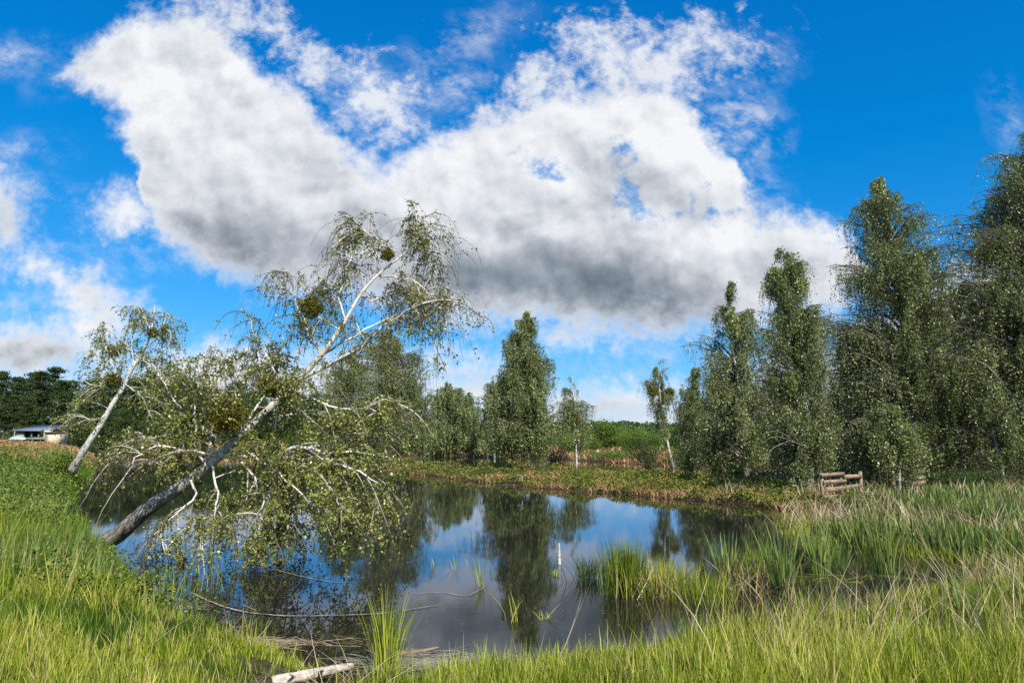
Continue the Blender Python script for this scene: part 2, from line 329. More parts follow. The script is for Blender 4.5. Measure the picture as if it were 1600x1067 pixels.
M['deadgrey'] = simple_mat('dead_branch_grey', [(.3, (.12, .10, .085)), (.5, (.27, .24, .21)), (.75, (.42, .39, .35))], 14)
M['plank'] = simple_mat('plank', [(.3, (.08, .055, .035)), (.5, (.24, .17, .105)), (.75, (.38, .29, .20))], 4, stretch=(1, 1, 3), bump=.15)
M['white_paint'] = simple_mat('white_paint', [(.3, (.5, .49, .46)), (.6, (.72, .71, .68))], 6)
M['cream'] = simple_mat('cream_boards', [(.3, (.4, .33, .22)), (.6, (.56, .49, .36))], 3)
M['grey_board'] = simple_mat('grey_boards', [(.3, (.13, .105, .085)), (.6, (.25, .205, .17))], 2, stretch=(1, 1, 14))
M['roof_metal'] = simple_mat('roof_metal', [(.3, (.11, .14, .19)), (.6, (.16, .19, .24))], 2, rough=.35)
M['green_metal'] = simple_mat('green_metal', [(.3, (.10, .16, .11)), (.6, (.15, .22, .15))], 2)
M['boat'] = simple_mat('boat_shell', [(.3, (.25, .34, .30)), (.6, (.32, .42, .37))], 2, rough=.4)
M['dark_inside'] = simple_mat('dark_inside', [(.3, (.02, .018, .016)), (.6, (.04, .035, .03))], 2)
M['rust_board'] = simple_mat('rust_board', [(.3, (.12, .05, .025)), (.6, (.22, .10, .05))], 2)
M['foam'] = simple_mat('water_scum', [(.35, (.13, .12, .085)), (.55, (.28, .26, .19)), (.75, (.45, .42, .33))], 7, rough=.9)
M['stone'] = simple_mat('stone', [(.3, (.18, .15, .12)), (.6, (.36, .31, .26))], 3)
def ground_mat():
    m, N = newmat('ground'); g = N.n('ShaderNodeNewGeometry').outputs['Position']; x, y, z = N.sep(g)
    n = N.noise(g, .8, 8, .62); n2 = N.noise(g, 9, 6, .65)
    mud = N.ramp(n2, [(.3, (.018, .013, .008)), (.5, (.05, .035, .02)), (.7, (.11, .08, .045))])
    grs = N.ramp(n2, [(.3, (.03, .055, .01)), (.55, (.07, .10, .018)), (.75, (.13, .13, .035))])
    c = N.mix(N.ss(N.m('ADD', z, N.m('MULTIPLY', n, .3)), .2, .45), mud, grs)
    c = N.mix(N.m('MULTIPLY', N.ss(n, .5, .62), .6), c, (.14, .09, .045, 1))
    b = N.n('ShaderNodeBsdfPrincipled'); N.put(b.inputs['Base Color'], c); b.inputs['Roughness'].default_value = .9; b.inputs['Specular IOR Level'].default_value = .15
    bp = N.n('ShaderNodeBump'); bp.inputs['Distance'].default_value = .05; bp.inputs['Strength'].default_value = .8; N.put(bp.inputs['Height'], n2); N.L.new(bp.outputs[0], b.inputs['Normal']); fin(N, b.outputs[0]); return m
M['ground'] = ground_mat()
def water_mat():
    m, N = newmat('pond_water'); g = N.n('ShaderNodeNewGeometry').outputs['Position']; x, y, z = N.sep(g)
    v = N.comb(x, N.m('MULTIPLY', y, 1.6), 0.)
    big = N.noise(v, .5, 3, .5); fine = N.noise(v, 5.5, 3, .55)
    ruf = N.ss(N.noise(g, .06, 3, .5), .35, .65, .35, 1.)
    bp = N.n('ShaderNodeBump'); bp.inputs['Distance'].default_value = .01; bp.inputs['Strength'].default_value = .14
    N.put(bp.inputs['Height'], N.m('MULTIPLY', N.m('ADD', N.m('MULTIPLY', fine, .35), big), ruf))
    fr = N.n('ShaderNodeFresnel'); fr.inputs[0].default_value = 1.40; N.L.new(bp.outputs[0], fr.inputs['Normal'])
    d = N.n('ShaderNodeBsdfDiffuse'); d.inputs[0].default_value = (.014, .013, .009, 1)
    gl = N.n('ShaderNodeBsdfGlossy'); gl.inputs['Roughness'].default_value = .018; gl.inputs[0].default_value = (.93, .95, 1, 1); N.L.new(bp.outputs[0], gl.inputs['Normal'])
    mx = N.n('ShaderNodeMixShader'); N.put(mx.inputs[0], N.m('MULTIPLY_ADD', fr.outputs[0], 1.0, .02, clamp=True)); N.L.new(d.outputs[0], mx.inputs[1]); N.L.new(gl.outputs[0], mx.inputs[2])
    fin(N, mx.outputs[0]); return m
M['water'] = water_mat()

# ------------------------------------------------------------------ terrain
def G2(pts): return np.array([gnd(a, b)[:2] for a, b in pts])
shore_near = G2([(130, 709), (150, 720), (142, 745), (112, 765), (108, 800), (132, 862), (186, 908), (216, 950), (290, 978), (380, 1004), (430, 1034), (540, 1072), (640, 1072), (690, 1050), (800, 1046), (880, 1038), (950, 1024), (1010, 1030), (1060, 1010), (1110, 995), (1200, 985), (1300, 975), (1400, 958), (1500, 935), (1600, 915), (1520, 880), (1400, 868), (1290, 850), (1235, 825), (1245, 803)])
isl_near = G2([(1215, 795), (1150, 787), (1050, 780), (980, 773), (900, 767), (833, 762), (780, 757), (720, 750), (650, 742), (600, 736), (540, 732), (480, 730)])
isl_far = G2([(480, 729), (600, 728), (700, 730), (800, 733), (900, 738), (1000, 745), (1100, 754), (1200, 761), (1262, 765)])
far_edge = G2([(1262, 752), (1200, 744), (1100, 735), (1000, 726), (900, 719), (800, 714.5), (700, 712), (600, 711), (480, 710.3), (400, 709.5), (250, 708.5), (130, 708)])
P1 = np.concatenate([np.array([[-900., 170]]), shore_near, isl_near, isl_far, np.array([[60., 45], [900, 45], [900, -300], [-900, -300]])])
P2 = np.concatenate([np.array([[900., 44], [60, 44]]), far_edge, np.array([[-900., 169.], [-4000, 170], [-4000, 4000], [4000, 4000], [4000, 44]])])
def sdist(poly, x, y):
    x = np.asarray(x, float); y = np.asarray(y, float); best = np.full(x.shape, 1e9); ins = np.zeros(x.shape, bool)
    n = len(poly)
    for i in range(n):
        ax, ay = poly[i]; bx, by = poly[(i + 1) % n]; ex, ey = bx - ax, by - ay
        t = np.clip(((x - ax) * ex + (y - ay) * ey) / (ex * ex + ey * ey + 1e-12), 0, 1)
        best = np.minimum(best, np.hypot(x - ax - t * ex, y - ay - t * ey))
        c = ((ay > y) != (by > y)) & (x < (bx - ax) * (y - ay) / (by - ay + 1e-12) + ax); ins ^= c
    return np.where(ins, best, -best)
def sst(a, b, x): t = np.clip((x - a) / (b - a), 0, 1); return t * t * (3 - 2 * t)
def height(x, y):
    x = np.asarray(x, float); y = np.asarray(y, float)
    wob = (fbm(x, y, 1.6, 3) - .5) * np.clip(y * .05, .5, 3.)
    s1 = sdist(P1, x, y) + wob * .5; s2 = sdist(P2, x, y) + wob
    left = sst(-6, -17, x) * sst(5, 14, y); marsh = sst(2.5, 5, x) * sst(8.5, 10.5, y) * sst(60, 30, y)
    H1 = .38 + .8 * left + .9 * sst(50, 110, y) * left - .24 * marsh
    isl = sst(22, 26, y) * (x > -30) * (x < 13); H1 = np.where(isl > 0, H1 * (1 - isl) + .2 * isl, H1)
    k1 = 1.1 + 1.6 * left
    h1 = np.where(s1 > 0, H1 * (1 - np.exp(-np.maximum(s1, 0) / k1)), np.maximum(s1 * .35, -.9))
    H2 = .75 + .5 * sst(0, 30, s2) + .9 * sst(-20, -60, x)
    H2 = np.where((x > 10) & (y < 90), H2 - .5 * sst(100, 60, y), H2)
    h2 = np.where(s2 > 0, H2 * (1 - np.exp(-np.maximum(s2, 0) / 4.)), np.maximum(s2 * .25, -.9))
    h = np.where(s2 > s1, h2, h1)
    h = np.where((s1 > 0) & (s2 > 0), np.maximum(h1, h2), h)
    hill = 17 * np.exp(-((x - 75) / 190) ** 2 - ((y - 720) / 150) ** 2) + 10 * np.exp(-((x + 350) / 260) ** 2 - ((y - 800) / 200) ** 2) + 10 * np.exp(-((x - 600) / 300) ** 2 - ((y - 800) / 200) ** 2)
    h = h + hill + np.where(h > 0, (fbm(x, y, .7, 9) - .5) * .14 * sst(0, .2, h), 0)
    return h
def axis(n, near, far, lo=0.):
    t = np.linspace(0, 1, n); k = np.log(far / near); return lo + near * (np.exp(k * t) - 1) / (1 - near / far) 
xs = axis(170, 2.2, 3500.); xs = np.concatenate([-xs[:0:-1], xs])
ys = np.concatenate([-axis(40, 3., 300.)[:0:-1], axis(300, 8., 3900.)])
X, Y = np.meshgrid(xs, ys); Z = height(X, Y); nx, ny = len(xs), len(ys)
I = np.arange(nx * ny).reshape(ny, nx)
gr = mesh('ground', np.stack([X.ravel(), Y.ravel(), Z.ravel()], 1), np.stack([I[:-1, :-1], I[:-1, 1:], I[1:, 1:], I[1:, :-1]], -1).reshape(-1, 4), M['ground'], smooth=True); gr['kind'] = 'structure'
wx0, wx1 = -230., 120.
wv = np.array([[wx0, 2, 0], [wx1, 2, 0], [wx1, 200, 0], [wx0, 200, 0]], float)
wa = mesh('water', wv, [[0, 1, 2, 3]], M['water']); wa['kind'] = 'structure'

# ------------------------------------------------------------------ tree builders
def var(n, rng, k, lo=0., hi=1.): return np.repeat(rng.uniform(lo, hi, n), k)
def trunk_radii(K, r0, r1, flare=.25):
    t = np.linspace(0, 1, K); return r1 + (r0 - r1) * (1 - t) ** .9 + r0 * flare * np.exp(-t * 22)
def birch(name, label, Yd, tr, prof, nb, ntw, nlf, lsz, seed, r0=.14, group=None, mat='birch_leaf', tw=(.4, 1.2), barkm='bark', leafvar=(0, 1), zscale=1., cat='birch tree', hook=.15, twr=.004, sway=.2, jit=.05, shell=.35):
    """tr: trunk pixel points, base first; prof: (py, x_left, x_right) outline of the crown; Yd: distance"""
    rng = np.random.default_rng(seed); nb = int(nb * 1.75)
    T = np.array([at(a, b, Yd) for a, b in tr]); T[:, 1] += np.cumsum(rng.normal(0, .06, len(T)))
    T[-1, 2] -= .035 * (T[-1, 2] - T[0, 2]); gz = float(height(T[0, 0], T[0, 1])); 
    if T[0, 2] > gz - .05: T = np.vstack([[T[0, 0] - (T[1, 0] - T[0, 0]) * .05, T[0, 1], gz - .15], T])
    root = thing(name, label, cat, (T[0, 0], T[0, 1], gz), group)
    Tr = resample(T, 22); v, f, bk = tubes(Tr[None], trunk_radii(22, r0, .012)[None], 10); 
    to = mesh('trunk', v, f, M[barkm], root, True, vec=bk)
    pr = np.array([[at(xl, py, Yd)[2], (at(xl, py, Yd)[0] + at(xr, py, Yd)[0]) / 2, (at(xr, py, Yd)[0] - at(xl, py, Yd)[0]) / 2] for py, xl, xr in prof])
    pr = pr[np.argsort(pr[:, 0])]
    zz = np.linspace(pr[0, 0], pr[-1, 0], 200); rr = np.interp(zz, pr[:, 0], pr[:, 2]); xc = np.interp(zz, pr[:, 0], pr[:, 1])
    w = (rr + .12) ** 1.2; w /= w.sum(); nB = max(nb // 7, 16); zi = rng.choice(200, nB, p=w)
    bo = rng.integers(0, nB, nb); aB = np.arange(nB) * 2.39996 + rng.uniform(0, .9, nB); rB = rng.uniform(.6, 1.15, nB) * np.where(rng.random(nB) < .14, 1.3, 1)
    inn = rng.random(nb) < .28
    zt = np.where(inn, zz[rng.choice(200, nb, p=w)], zz[zi][bo] + rng.normal(0, .11, nb) * np.clip(rr[zi][bo], .3, 2)); zt = np.clip(zt, zz[0], zz[-1])
    a = np.where(inn, rng.uniform(0, 6.283, nb), aB[bo] + rng.normal(0, .15, nb)); zi = np.clip(((zt - zz[0]) / (zz[-1] - zz[0]) * 199).astype(int), 0, 199)
    rad = rr[zi] * np.where(inn, rng.uniform(.2, .85, nb), rB[bo] * rng.uniform(.55, 1.04, nb)) * 1.26
    tip = np.stack([xc[zi] + rad * np.cos(a), Yd + rad * np.sin(a) * .95, zt], 1)
    za = np.clip(zt - rad * rng.uniform(.35, .8, nb) - .1, gz + (zz[0] - gz) * .6 + .2, T[-1, 2] - .05)
    order = np.argsort(Tr[:, 2]); att = np.stack([np.interp(za, Tr[order, 2], Tr[order, k]) for k in range(3)], 1)
    ctl = (att + tip) / 2; ctl[:, 2] = tip[:, 2] + hook * rad; ctl[:, :2] += rng.normal(0, .08, (nb, 2))
    K = 7; t = np.linspace(0, 1, K)[None, :, None]
    Bp = (1 - t) ** 2 * att[:, None] + 2 * t * (1 - t) * ctl[:, None] + t ** 2 * tip[:, None]
    Bp[:, 1:-1] += rng.normal(0, .03, (nb, K - 2, 3))
    Ln = np.linalg.norm(tip - att, axis=1)
    br = (.010 + .011 * Ln)[:, None] * (1 - np.linspace(0, .8, K))[None]
    A = Acc(); v, f, bk = tubes(Bp, br, 4); bk[:, 2] += 5; A.add(v, f, bk)
    # hanging twigs
    n = nb * ntw; bi = np.repeat(np.arange(nb), ntw); tt = rng.uniform(.25, 1., n) ** .8; q = tt * (K - 1); i0 = np.minimum(q.astype(int), K - 2); fr = (q - i0)[:, None]
    S = Bp[bi, i0] * (1 - fr) + Bp[bi, i0 + 1] * fr
    L = 1.15 * rng.uniform(tw[0], tw[1], n) * zscale * np.clip(.35 + rad[bi] * .5, .35, 1.1)
    side = rng.normal(0, sway, (n, 3)) * L[:, None]; side[:, 2] = 0
    E = S + side; E[:, 2] -= L; mid = S + side * .75; mid[:, 2] -= L * .25
    t4 = np.linspace(0, 1, 4)[None, :, None]; Tw = (1 - t4) ** 2 * S[:, None] + 2 * t4 * (1 - t4) * mid[:, None] + t4 ** 2 * E[:, None]
    v, f, bk = tubes(Tw, np.full((n, 4), twr) * np.linspace(1.2, .6, 4)[None], 3); bk[:, 2] += 5; A.add(v, f, bk)
    v, f, bk = A.get(); mesh('limbs', v, f, M['branch_far'], root, True, vec=bk)
    nlf = max(int(nlf * .8), 6); m = n * nlf; ti = np.repeat(np.arange(n), nlf); s = rng.random(m)[:, None]
    c = (1 - s) ** 2 * S[ti] + 2 * s * (1 - s) * mid[ti] + s ** 2 * E[ti] + rng.normal(0, jit, (m, 3))
    out = c - np.stack([np.interp(c[:, 2], zz, xc), np.full(m, Yd), c[:, 2]], 1); out = unit(out) * .55
    v, f = leaves(c, lsz, rng, up=.3, bias=out)
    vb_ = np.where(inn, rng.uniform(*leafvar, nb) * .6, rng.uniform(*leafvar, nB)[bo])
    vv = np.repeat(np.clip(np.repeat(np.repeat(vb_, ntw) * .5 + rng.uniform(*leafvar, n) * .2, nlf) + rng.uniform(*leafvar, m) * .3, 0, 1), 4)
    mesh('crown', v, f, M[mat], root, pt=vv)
    return root
def copy_tree(o, loc, s=1., rz=0., label=None, group=None):
    c = o.copy(); C.objects.link(c); c.location = loc; c.scale = (s, s, s); c.rotation_euler = (0, 0, rz)
    if label: c['label'] = label
    if group: c['group'] = group
    for ch in o.children:
        k = ch.copy(); C.objects.link(k); k.parent = c
    return c
# ================================================================== trees right
birch('birch_tree', 'slender silvery birch with a light airy crown, leftmost of the tall birches on the right', 34, [(1167, 752), (1166, 690), (1155, 600), (1142, 520), (1136, 440)],
      [(436, 1131, 1141), (470, 1112, 1165), (520, 1098, 1188), (580, 1088, 1205), (650, 1078, 1212), (710, 1078, 1215)], 210, 9, 16, .095, 11, r0=.15, leafvar=(.2, 1), barkm='bark_dark')
birch('birch_tree', 'tall dense weeping birch whose trunk stands left of the plank fence', 24.5, [(1263, 772), (1267, 720), (1262, 640), (1245, 540), (1232, 460), (1222, 380)],
      [(377, 1208, 1238), (410, 1200, 1258), (450, 1186, 1272), (480, 1176, 1292), (540, 1180, 1302), (620, 1176, 1305), (690, 1190, 1305), (725, 1215, 1310)], 260, 10, 17, .075, 12, r0=.15, tw=(.4, 1.1))
birch('birch_tree', 'tallest birch with drooping side branches rising behind the plank fence', 34, [(1432, 752), (1432, 690), (1420, 600), (1408, 480), (1392, 360), (1382, 262)],
      [(258, 1374, 1390), (290, 1352, 1402), (310, 1338, 1425), (340, 1332, 1445), (380, 1322, 1466), (440, 1305, 1470), (500, 1300, 1488), (580, 1292, 1500), (660, 1296, 1500), (715, 1315, 1490)], 430, 10, 18, .095, 13, r0=.19, tw=(.5, 1.6))
birch('birch_tree', 'very tall dense birch cut off by the right edge of the picture', 33, [(1625, 748), (1628, 640), (1625, 500), (1622, 330), (1618, 200)],
      [(195, 1608, 1628), (240, 1572, 1660), (300, 1532, 1690), (350, 1520, 1700), (385, 1488, 1710), (450, 1484, 1720), (540, 1490, 1730), (640, 1485, 1740), (710, 1490, 1740)], 760, 11, 18, .095, 14, r0=.2, tw=(.5, 1.5), sway=.45, hook=.12)
birch('birch_tree', 'half-height bushy birch filling the gap left of the tallest birch', 40, [(1325, 748), (1330, 660), (1335, 560)],
      [(520, 1316, 1345), (600, 1290, 1362), (660, 1278, 1370), (715, 1280, 1380)], 190, 9, 14, .1, 15, r0=.12, leafvar=(0, .7))
birch('birch_tree', 'thin white-stemmed young birch in shade near the right edge, low under the tall crowns', 30, [(1567, 745), (1558, 700), (1548, 650), (1545, 600)],
      [(590, 1535, 1555), (630, 1515, 1580), (680, 1510, 1590), (715, 1525, 1585)], 90, 8, 12, .085, 16, r0=.07, leafvar=(.1, .9))
birch('birch_tree', 'mid-height birch with dark crown between the tallest birch and the right edge', 42, [(1500, 745), (1498, 640), (1492, 520)],
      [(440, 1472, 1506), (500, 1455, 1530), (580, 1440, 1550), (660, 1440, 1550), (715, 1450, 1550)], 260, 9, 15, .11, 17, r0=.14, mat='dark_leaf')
birch('birch_tree', 'low spreading birch crown overhanging the plank fence', 24.2, [(1405, 768), (1400, 720), (1388, 670), (1380, 640)],
      [(630, 1362, 1400), (660, 1345, 1430), (700, 1340, 1440), (732, 1350, 1435)], 110, 9, 14, .08, 18, r0=.08)
birch('birch_tree', 'thin birch with two mistletoe balls and bare slanting trunk, left of the tall group', 54, [(1053, 733), (1045, 700), (1036, 650), (1030, 600), (1030, 562)],
      [(560, 1022, 1040), (590, 1010, 1050), (620, 1006, 1056), (660, 1012, 1055), (680, 1020, 1050)], 75, 8, 12, .11, 19, r0=.12, leafvar=(.2, .9))
birch('birch_tree', 'pale green bushy birch between the leaning thin birch and the tall group', 46, [(1092, 735), (1090, 690), (1086, 640), (1082, 580)],
      [(572, 1070, 1094), (600, 1062, 1106), (640, 1056, 1118), (690, 1052, 1126), (718, 1056, 1124)], 190, 9, 14, .1, 20, r0=.1, leafvar=(.1, .8))
# ================================================================== trees middle
birch('birch_tree', 'large dense pyramid-shaped birch standing alone on the island in the centre', 43, [(832, 738), (833, 700), (834, 640), (828, 560), (821, 483)],
      [(482, 813, 826), (510, 792, 845), (540, 780, 853), (575, 772, 860), (610, 768, 866), (640, 756, 866), (680, 756, 862), (697, 775, 850)], 330, 10, 17, .11, 21, r0=.17, tw=(.4, 1.2), barkm='bark_dark')
birch('birch_tree', 'smaller birch behind and left of the large central birch, white trunk visible below', 100, [(773, 705), (773, 670), (776, 620)],
      [(590, 766, 788), (620, 754, 798), (660, 745, 802), (694, 744, 804)], 230, 9, 14, .21, 22, r0=.16, tw=(.6, 1.8))
birch('birch_tree', 'thin sparse birch with pale upper twigs, just right of the large central birch', 66, [(901, 724), (900, 690), (897, 640), (894, 582)],
      [(578, 888, 898), (600, 878, 908), (640, 870, 922), (680, 868, 924), (692, 880, 915)], 75, 8, 11, .13, 23, r0=.10, leafvar=(.3, 1), tw=(.5, 1.5))
birch('birch_tree', 'round-topped birch with a forked white stem on the far dry bank', 112, [(694, 702), (697, 670), (700, 640), (702, 600)],
      [(596, 686, 716), (615, 672, 728), (650, 662, 732), (696, 664, 730)], 260, 9, 14, .22, 24, r0=.16, tw=(.6, 2))
birch('birch_tree', 'small narrow birch at the right shoulder of the round-topped birch', 108, [(725, 700), (728, 660), (731, 615)],
      [(612, 724, 740), (640, 714, 748), (696, 712, 750)], 130, 9, 14, .2, 25, r0=.12, tw=(.6, 1.6))
birch('birch_tree', 'tall weeping birch rising on the island directly behind the leaning birch top', 62, [(658, 718), (655, 680), (640, 620), (615, 560), (600, 515)],
      [(510, 585, 620), (540, 565, 650), (580, 556, 668), (620, 552, 678), (670, 548, 680), (698, 560, 674)], 330, 9, 15, .13, 26, r0=.14, leafvar=(.1, .9), tw=(.5, 1.8))
birch('birch_tree', 'dense birch behind the middle of the leaning birch, left of the tall weeping one', 76, [(560, 715), (555, 660), (548, 600), (545, 548)],
      [(545, 535, 555), (580, 515, 580), (630, 490, 605), (695, 485, 610)], 260, 9, 14, .17, 27, r0=.2, tw=(.5, 1.8), leafvar=(0, .8))

# ================================================================== broken, leaning birch over the pond
def limb_tree(name, label, trunk, radii, limbs, rng, par, extra=None, leaf='birch_leaf_near', sub=(9, .5, 1.1), tw=(6, .25, .8), nlf=9, lsz=.05, bark='bark_near', cat='birch tree', sides=14, leafden=None, tipr=.004, roughstem=0, group=None):
    T = np.array([at(a, b, c) for a, b, c in trunk]); TT = resample(np.column_stack([T, radii]), 60)
    TT[:, :3] += np.sin(np.linspace(0, 26, 60))[:, None] * TT[:, 3:4] * .12
    root = thing(name, label, cat, T[0] - np.array([0, 0, .0]), group)
    v, f, bk = tubes(TT[None, :, :3], TT[None, :, 3], sides)
    # fissured surface: real relief on the old stem
    ctr = np.repeat(TT[:, :3], sides, 0); nrm = unit(v - ctr); rr = np.repeat(TT[:, 3], sides)
    v = v + nrm * (rng.normal(0, .06, len(v)) * rr)[:, None]
    mesh('trunk', v, f, M[bark], root, True, vec=bk)
    paths = []
    for pts, r in limbs:
        a = np.array([at(p[0], p[1], p[2]) for p in pts]); paths.append((resample(np.column_stack([a, np.linspace(r * .78, r * .26, len(a))]), 12), r))
    BP = np.array([p for p, _ in paths]); BP[:, 1:, :3] += rng.normal(0, .018, BP[:, 1:, :3].shape)
    A = Acc(); v, f, bk = tubes(BP[..., :3], BP[..., 3], 7); bk[:, 2] += 6; A.add(v, f, bk)
    # side branches
    ns, l0, l1 = sub; n = len(BP) * ns; bi = np.repeat(np.arange(len(BP)), ns); q = rng.uniform(.15, 1, n) * 11; i0 = np.minimum(q.astype(int), 10); fr = (q - i0)[:, None]
    Sx = BP[bi, i0, :3] * (1 - fr) + BP[bi, i0 + 1, :3] * fr; tan = unit(BP[bi, i0 + 1, :3] - BP[bi, i0, :3])
    D = unit(tan * .9 + rdir(n, rng) * 1.0 + np.array([0, 0, .25])); L = rng.uniform(l0, l1, n)[:, None]
    K = 7; t = np.linspace(0, 1, K)[None, :, None]
    Sb = Sx[:, None] + D[:, None] * L[:, None] * t + np.array([0, 0, -1.]) * (L[:, None] * .55 * t ** 2.2)
    wob = rng.normal(0, .022, Sb.shape) * t; Sb = Sb + np.cumsum(wob, 1)
    v, f, bk = tubes(Sb, np.linspace(.013, .0055, K)[None] * (.6 + .5 * L), 5); bk[:, 2] += 6; A.add(v, f, bk)
    # twigs
    nt, t0, t1 = tw; m = n * nt; si = np.repeat(np.arange(n), nt); q = rng.uniform(.2, 1, m) * (K - 1); i0 = np.minimum(q.astype(int), K - 2); fr = (q - i0)[:, None]
    S = Sb[si, i0] * (1 - fr) + Sb[si, i0 + 1] * fr; L = rng.uniform(t0, t1, m)[:, None]
    side = rng.normal(0, .45, (m, 3)) * L; side[:, 2] = np.abs(side[:, 2]) * .3; E = S + side; E[:, 2] -= L[:, 0] * .85; mid = S + side * .8
    K4 = 5; t4 = np.linspace(0, 1, K4)[None, :, None]; Tw = (1 - t4) ** 2 * S[:, None] + 2 * t4 * (1 - t4) * mid[:, None] + t4 ** 2 * E[:, None]; Tw[:, 1:] += rng.normal(0, .008, Tw[:, 1:].shape)
    v, f, bk = tubes(Tw, np.linspace(1.1, .6, K4)[None] * np.full((m, K4), tipr), 3); bk[:, 2] += 6; A.add(v, f, bk)
    v, f, bk = A.get(); mesh('limbs', v, f, M['branch'], root, True, vec=bk)
    # leaves thin out where leafden says so
    dens = np.ones(m) if leafden is None else leafden(E)
    cnt = np.where(rng.random(m) < np.clip(dens * 1.3, 0, 1), np.round(nlf * dens * rng.uniform(.4, 1.6, m)), 0).astype(int); ti = np.repeat(np.arange(m), cnt); s = rng.random(len(ti))[:, None] ** .8
    c = (1 - s) ** 2 * S[ti] + 2 * s * (1 - s) * mid[ti] + s ** 2 * E[ti] + rng.normal(0, .028, (len(ti), 3))
    keep = c[:, 2] > .03; c = c[keep]; ti = ti[keep]
    v, f = leaves(c, lsz, rng, up=.35, hang=.35, wr=.8)
    vv = np.repeat(np.clip(rng.random(m)[ti] * .45 + rng.random(len(ti)) * .55, 0, 1), 4)
    mesh('crown', v, f, M[leaf], root, pt=vv); print(name, 'leaves', len(ti)); return root
trk = [(128, 872, 13.4), (150, 856, 13.3), (185, 834, 13.1), (235, 792, 12.9), (300, 748, 12.7), (345, 710, 12.5), (385, 672, 12.4), (430, 630, 12.3), (470, 590, 12.2), (510, 545, 12.1), (540, 500, 12), (562, 462, 12), (590, 430, 12), (625, 402, 12), (648, 382, 12)]
rad = [.185, .168, .148, .124, .105, .088, .074, .065, .055, .046, .036, .028, .021, .015, .009]
def lm(r, *p, d=0.):
    n = len(p); return ([(x, y, 12.45 - (x - 300) * .0013 + d * (i / (n - 1)) ** 1.2) for i, (x, y) in enumerate(p)], r)
limbs = [
 lm(.045, (470, 592), (520, 568), (560, 545), (600, 508), (640, 482), (682, 468), d=-.8), lm(.03, (505, 553), (555, 525), (600, 500), (650, 490), (690, 500), d=.9),
 lm(.055, (345, 712), (400, 712), (450, 702), (500, 704), (560, 708), (605, 716), d=-.6), lm(.04, (395, 712), (460, 716), (520, 722), (560, 738), (590, 755), d=-1.2),
 lm(.035, (380, 716), (430, 702), (480, 697), (530, 690), (570, 655), (600, 640), d=.5), lm(.03, (318, 720), (305, 690), (304, 640), (296, 600), (288, 560), d=-.5),
 lm(.03, (360, 700), (376, 706), (374, 660), (368, 620), (360, 585), (352, 560), d=-.9), lm(.03, (385, 665), (405, 630), (425, 600), (435, 570), (432, 530), d=.8),
 lm(.025, (430, 700), (432, 670), (430, 650), (440, 620), (455, 600), d=-.8), lm(.035, (340, 712), (300, 705), (255, 698), (225, 705), (205, 725), d=-.9),
 lm(.03, (345, 705), (290, 712), (235, 705), (195, 712), d=.9), lm(.03, (370, 716), (398, 748), (412, 790), (418, 835), (412, 862), d=-.7),
 lm(.024, (430, 716), (424, 760), (410, 792), (402, 830), d=-1.1), lm(.03, (298, 750), (306, 775), (276, 800), (250, 840), (262, 868), d=-.6),
 lm(.03, (350, 690), (300, 655), (262, 610), (240, 575), (215, 560), d=.6), lm(.03, (455, 608), (500, 628), (545, 640), (600, 628), (630, 640), d=-.8),
 lm(.03, (500, 552), (482, 520), (466, 480), (458, 445), (452, 430), d=-.5), lm(.028, (440, 622), (425, 570), (402, 530), (390, 500), d=.6),
 lm(.026, (540, 500), (530, 460), (540, 420), (556, 385), (560, 365), d=.4), lm(.022, (590, 430), (622, 435), (655, 445), (684, 475), (700, 500), d=-.5),
 lm(.018, (625, 402), (600, 380), (572, 362), (556, 360), d=.3), lm(.018, (625, 402), (655, 392), (672, 400), (680, 425), d=.3), lm(.014, (640, 385), (648, 365), (655, 352), d=-.2),
 lm(.022, (562, 462), (585, 470), (620, 455), (640, 470), d=.9), lm(.022, (530, 515), (500, 495), (480, 470), (500, 440), (520, 420), d=.9),
 lm(.026, (400, 660), (440, 650), (500, 650), (550, 665), (590, 690), d=1.0), lm(.03, (365, 690), (420, 730), (470, 770), (500, 800), d=-1.5), lm(.028, (330, 722), (340, 770), (330, 810), (310, 840), d=-1.3),
 lm(.028, (440, 704), (490, 740), (520, 770), (540, 800), d=-1.4), lm(.03, (320, 728), (330, 680), (340, 640), (330, 600), (325, 570), d=.9),
 lm(.02, (350, 705), (270, 680), (210, 690), (170, 720), d=.2), lm(.024, (410, 715), (450, 760), (455, 800), (450, 830), d=.3), lm(.024, (520, 705), (560, 730), (585, 770), (590, 790), d=-.4)]
def lden(E):
    # lower boughs hang full of leaf, the broken top is thin
    z = E[:, 2]; X_ = E[:, 0] / E[:, 1] * F + 800; open_ = sst(285, 225, X_) * sst(1.4, .5, z - .9 * sst(-9, -6, E[:, 0]))
    return np.clip((.52 + .48 * sst(4.0, 2.2, z)) * (1 - .75 * open_), .1, 1.4)
limb_tree('leaning_birch', 'big half-fallen birch with fissured trunk leaning far over the pond from the left bank', trk, rad, limbs, np.random.default_rng(5), None, leafden=lden, sub=(14, .35, 1.0), tw=(11, .2, .65), nlf=15, lsz=.047)
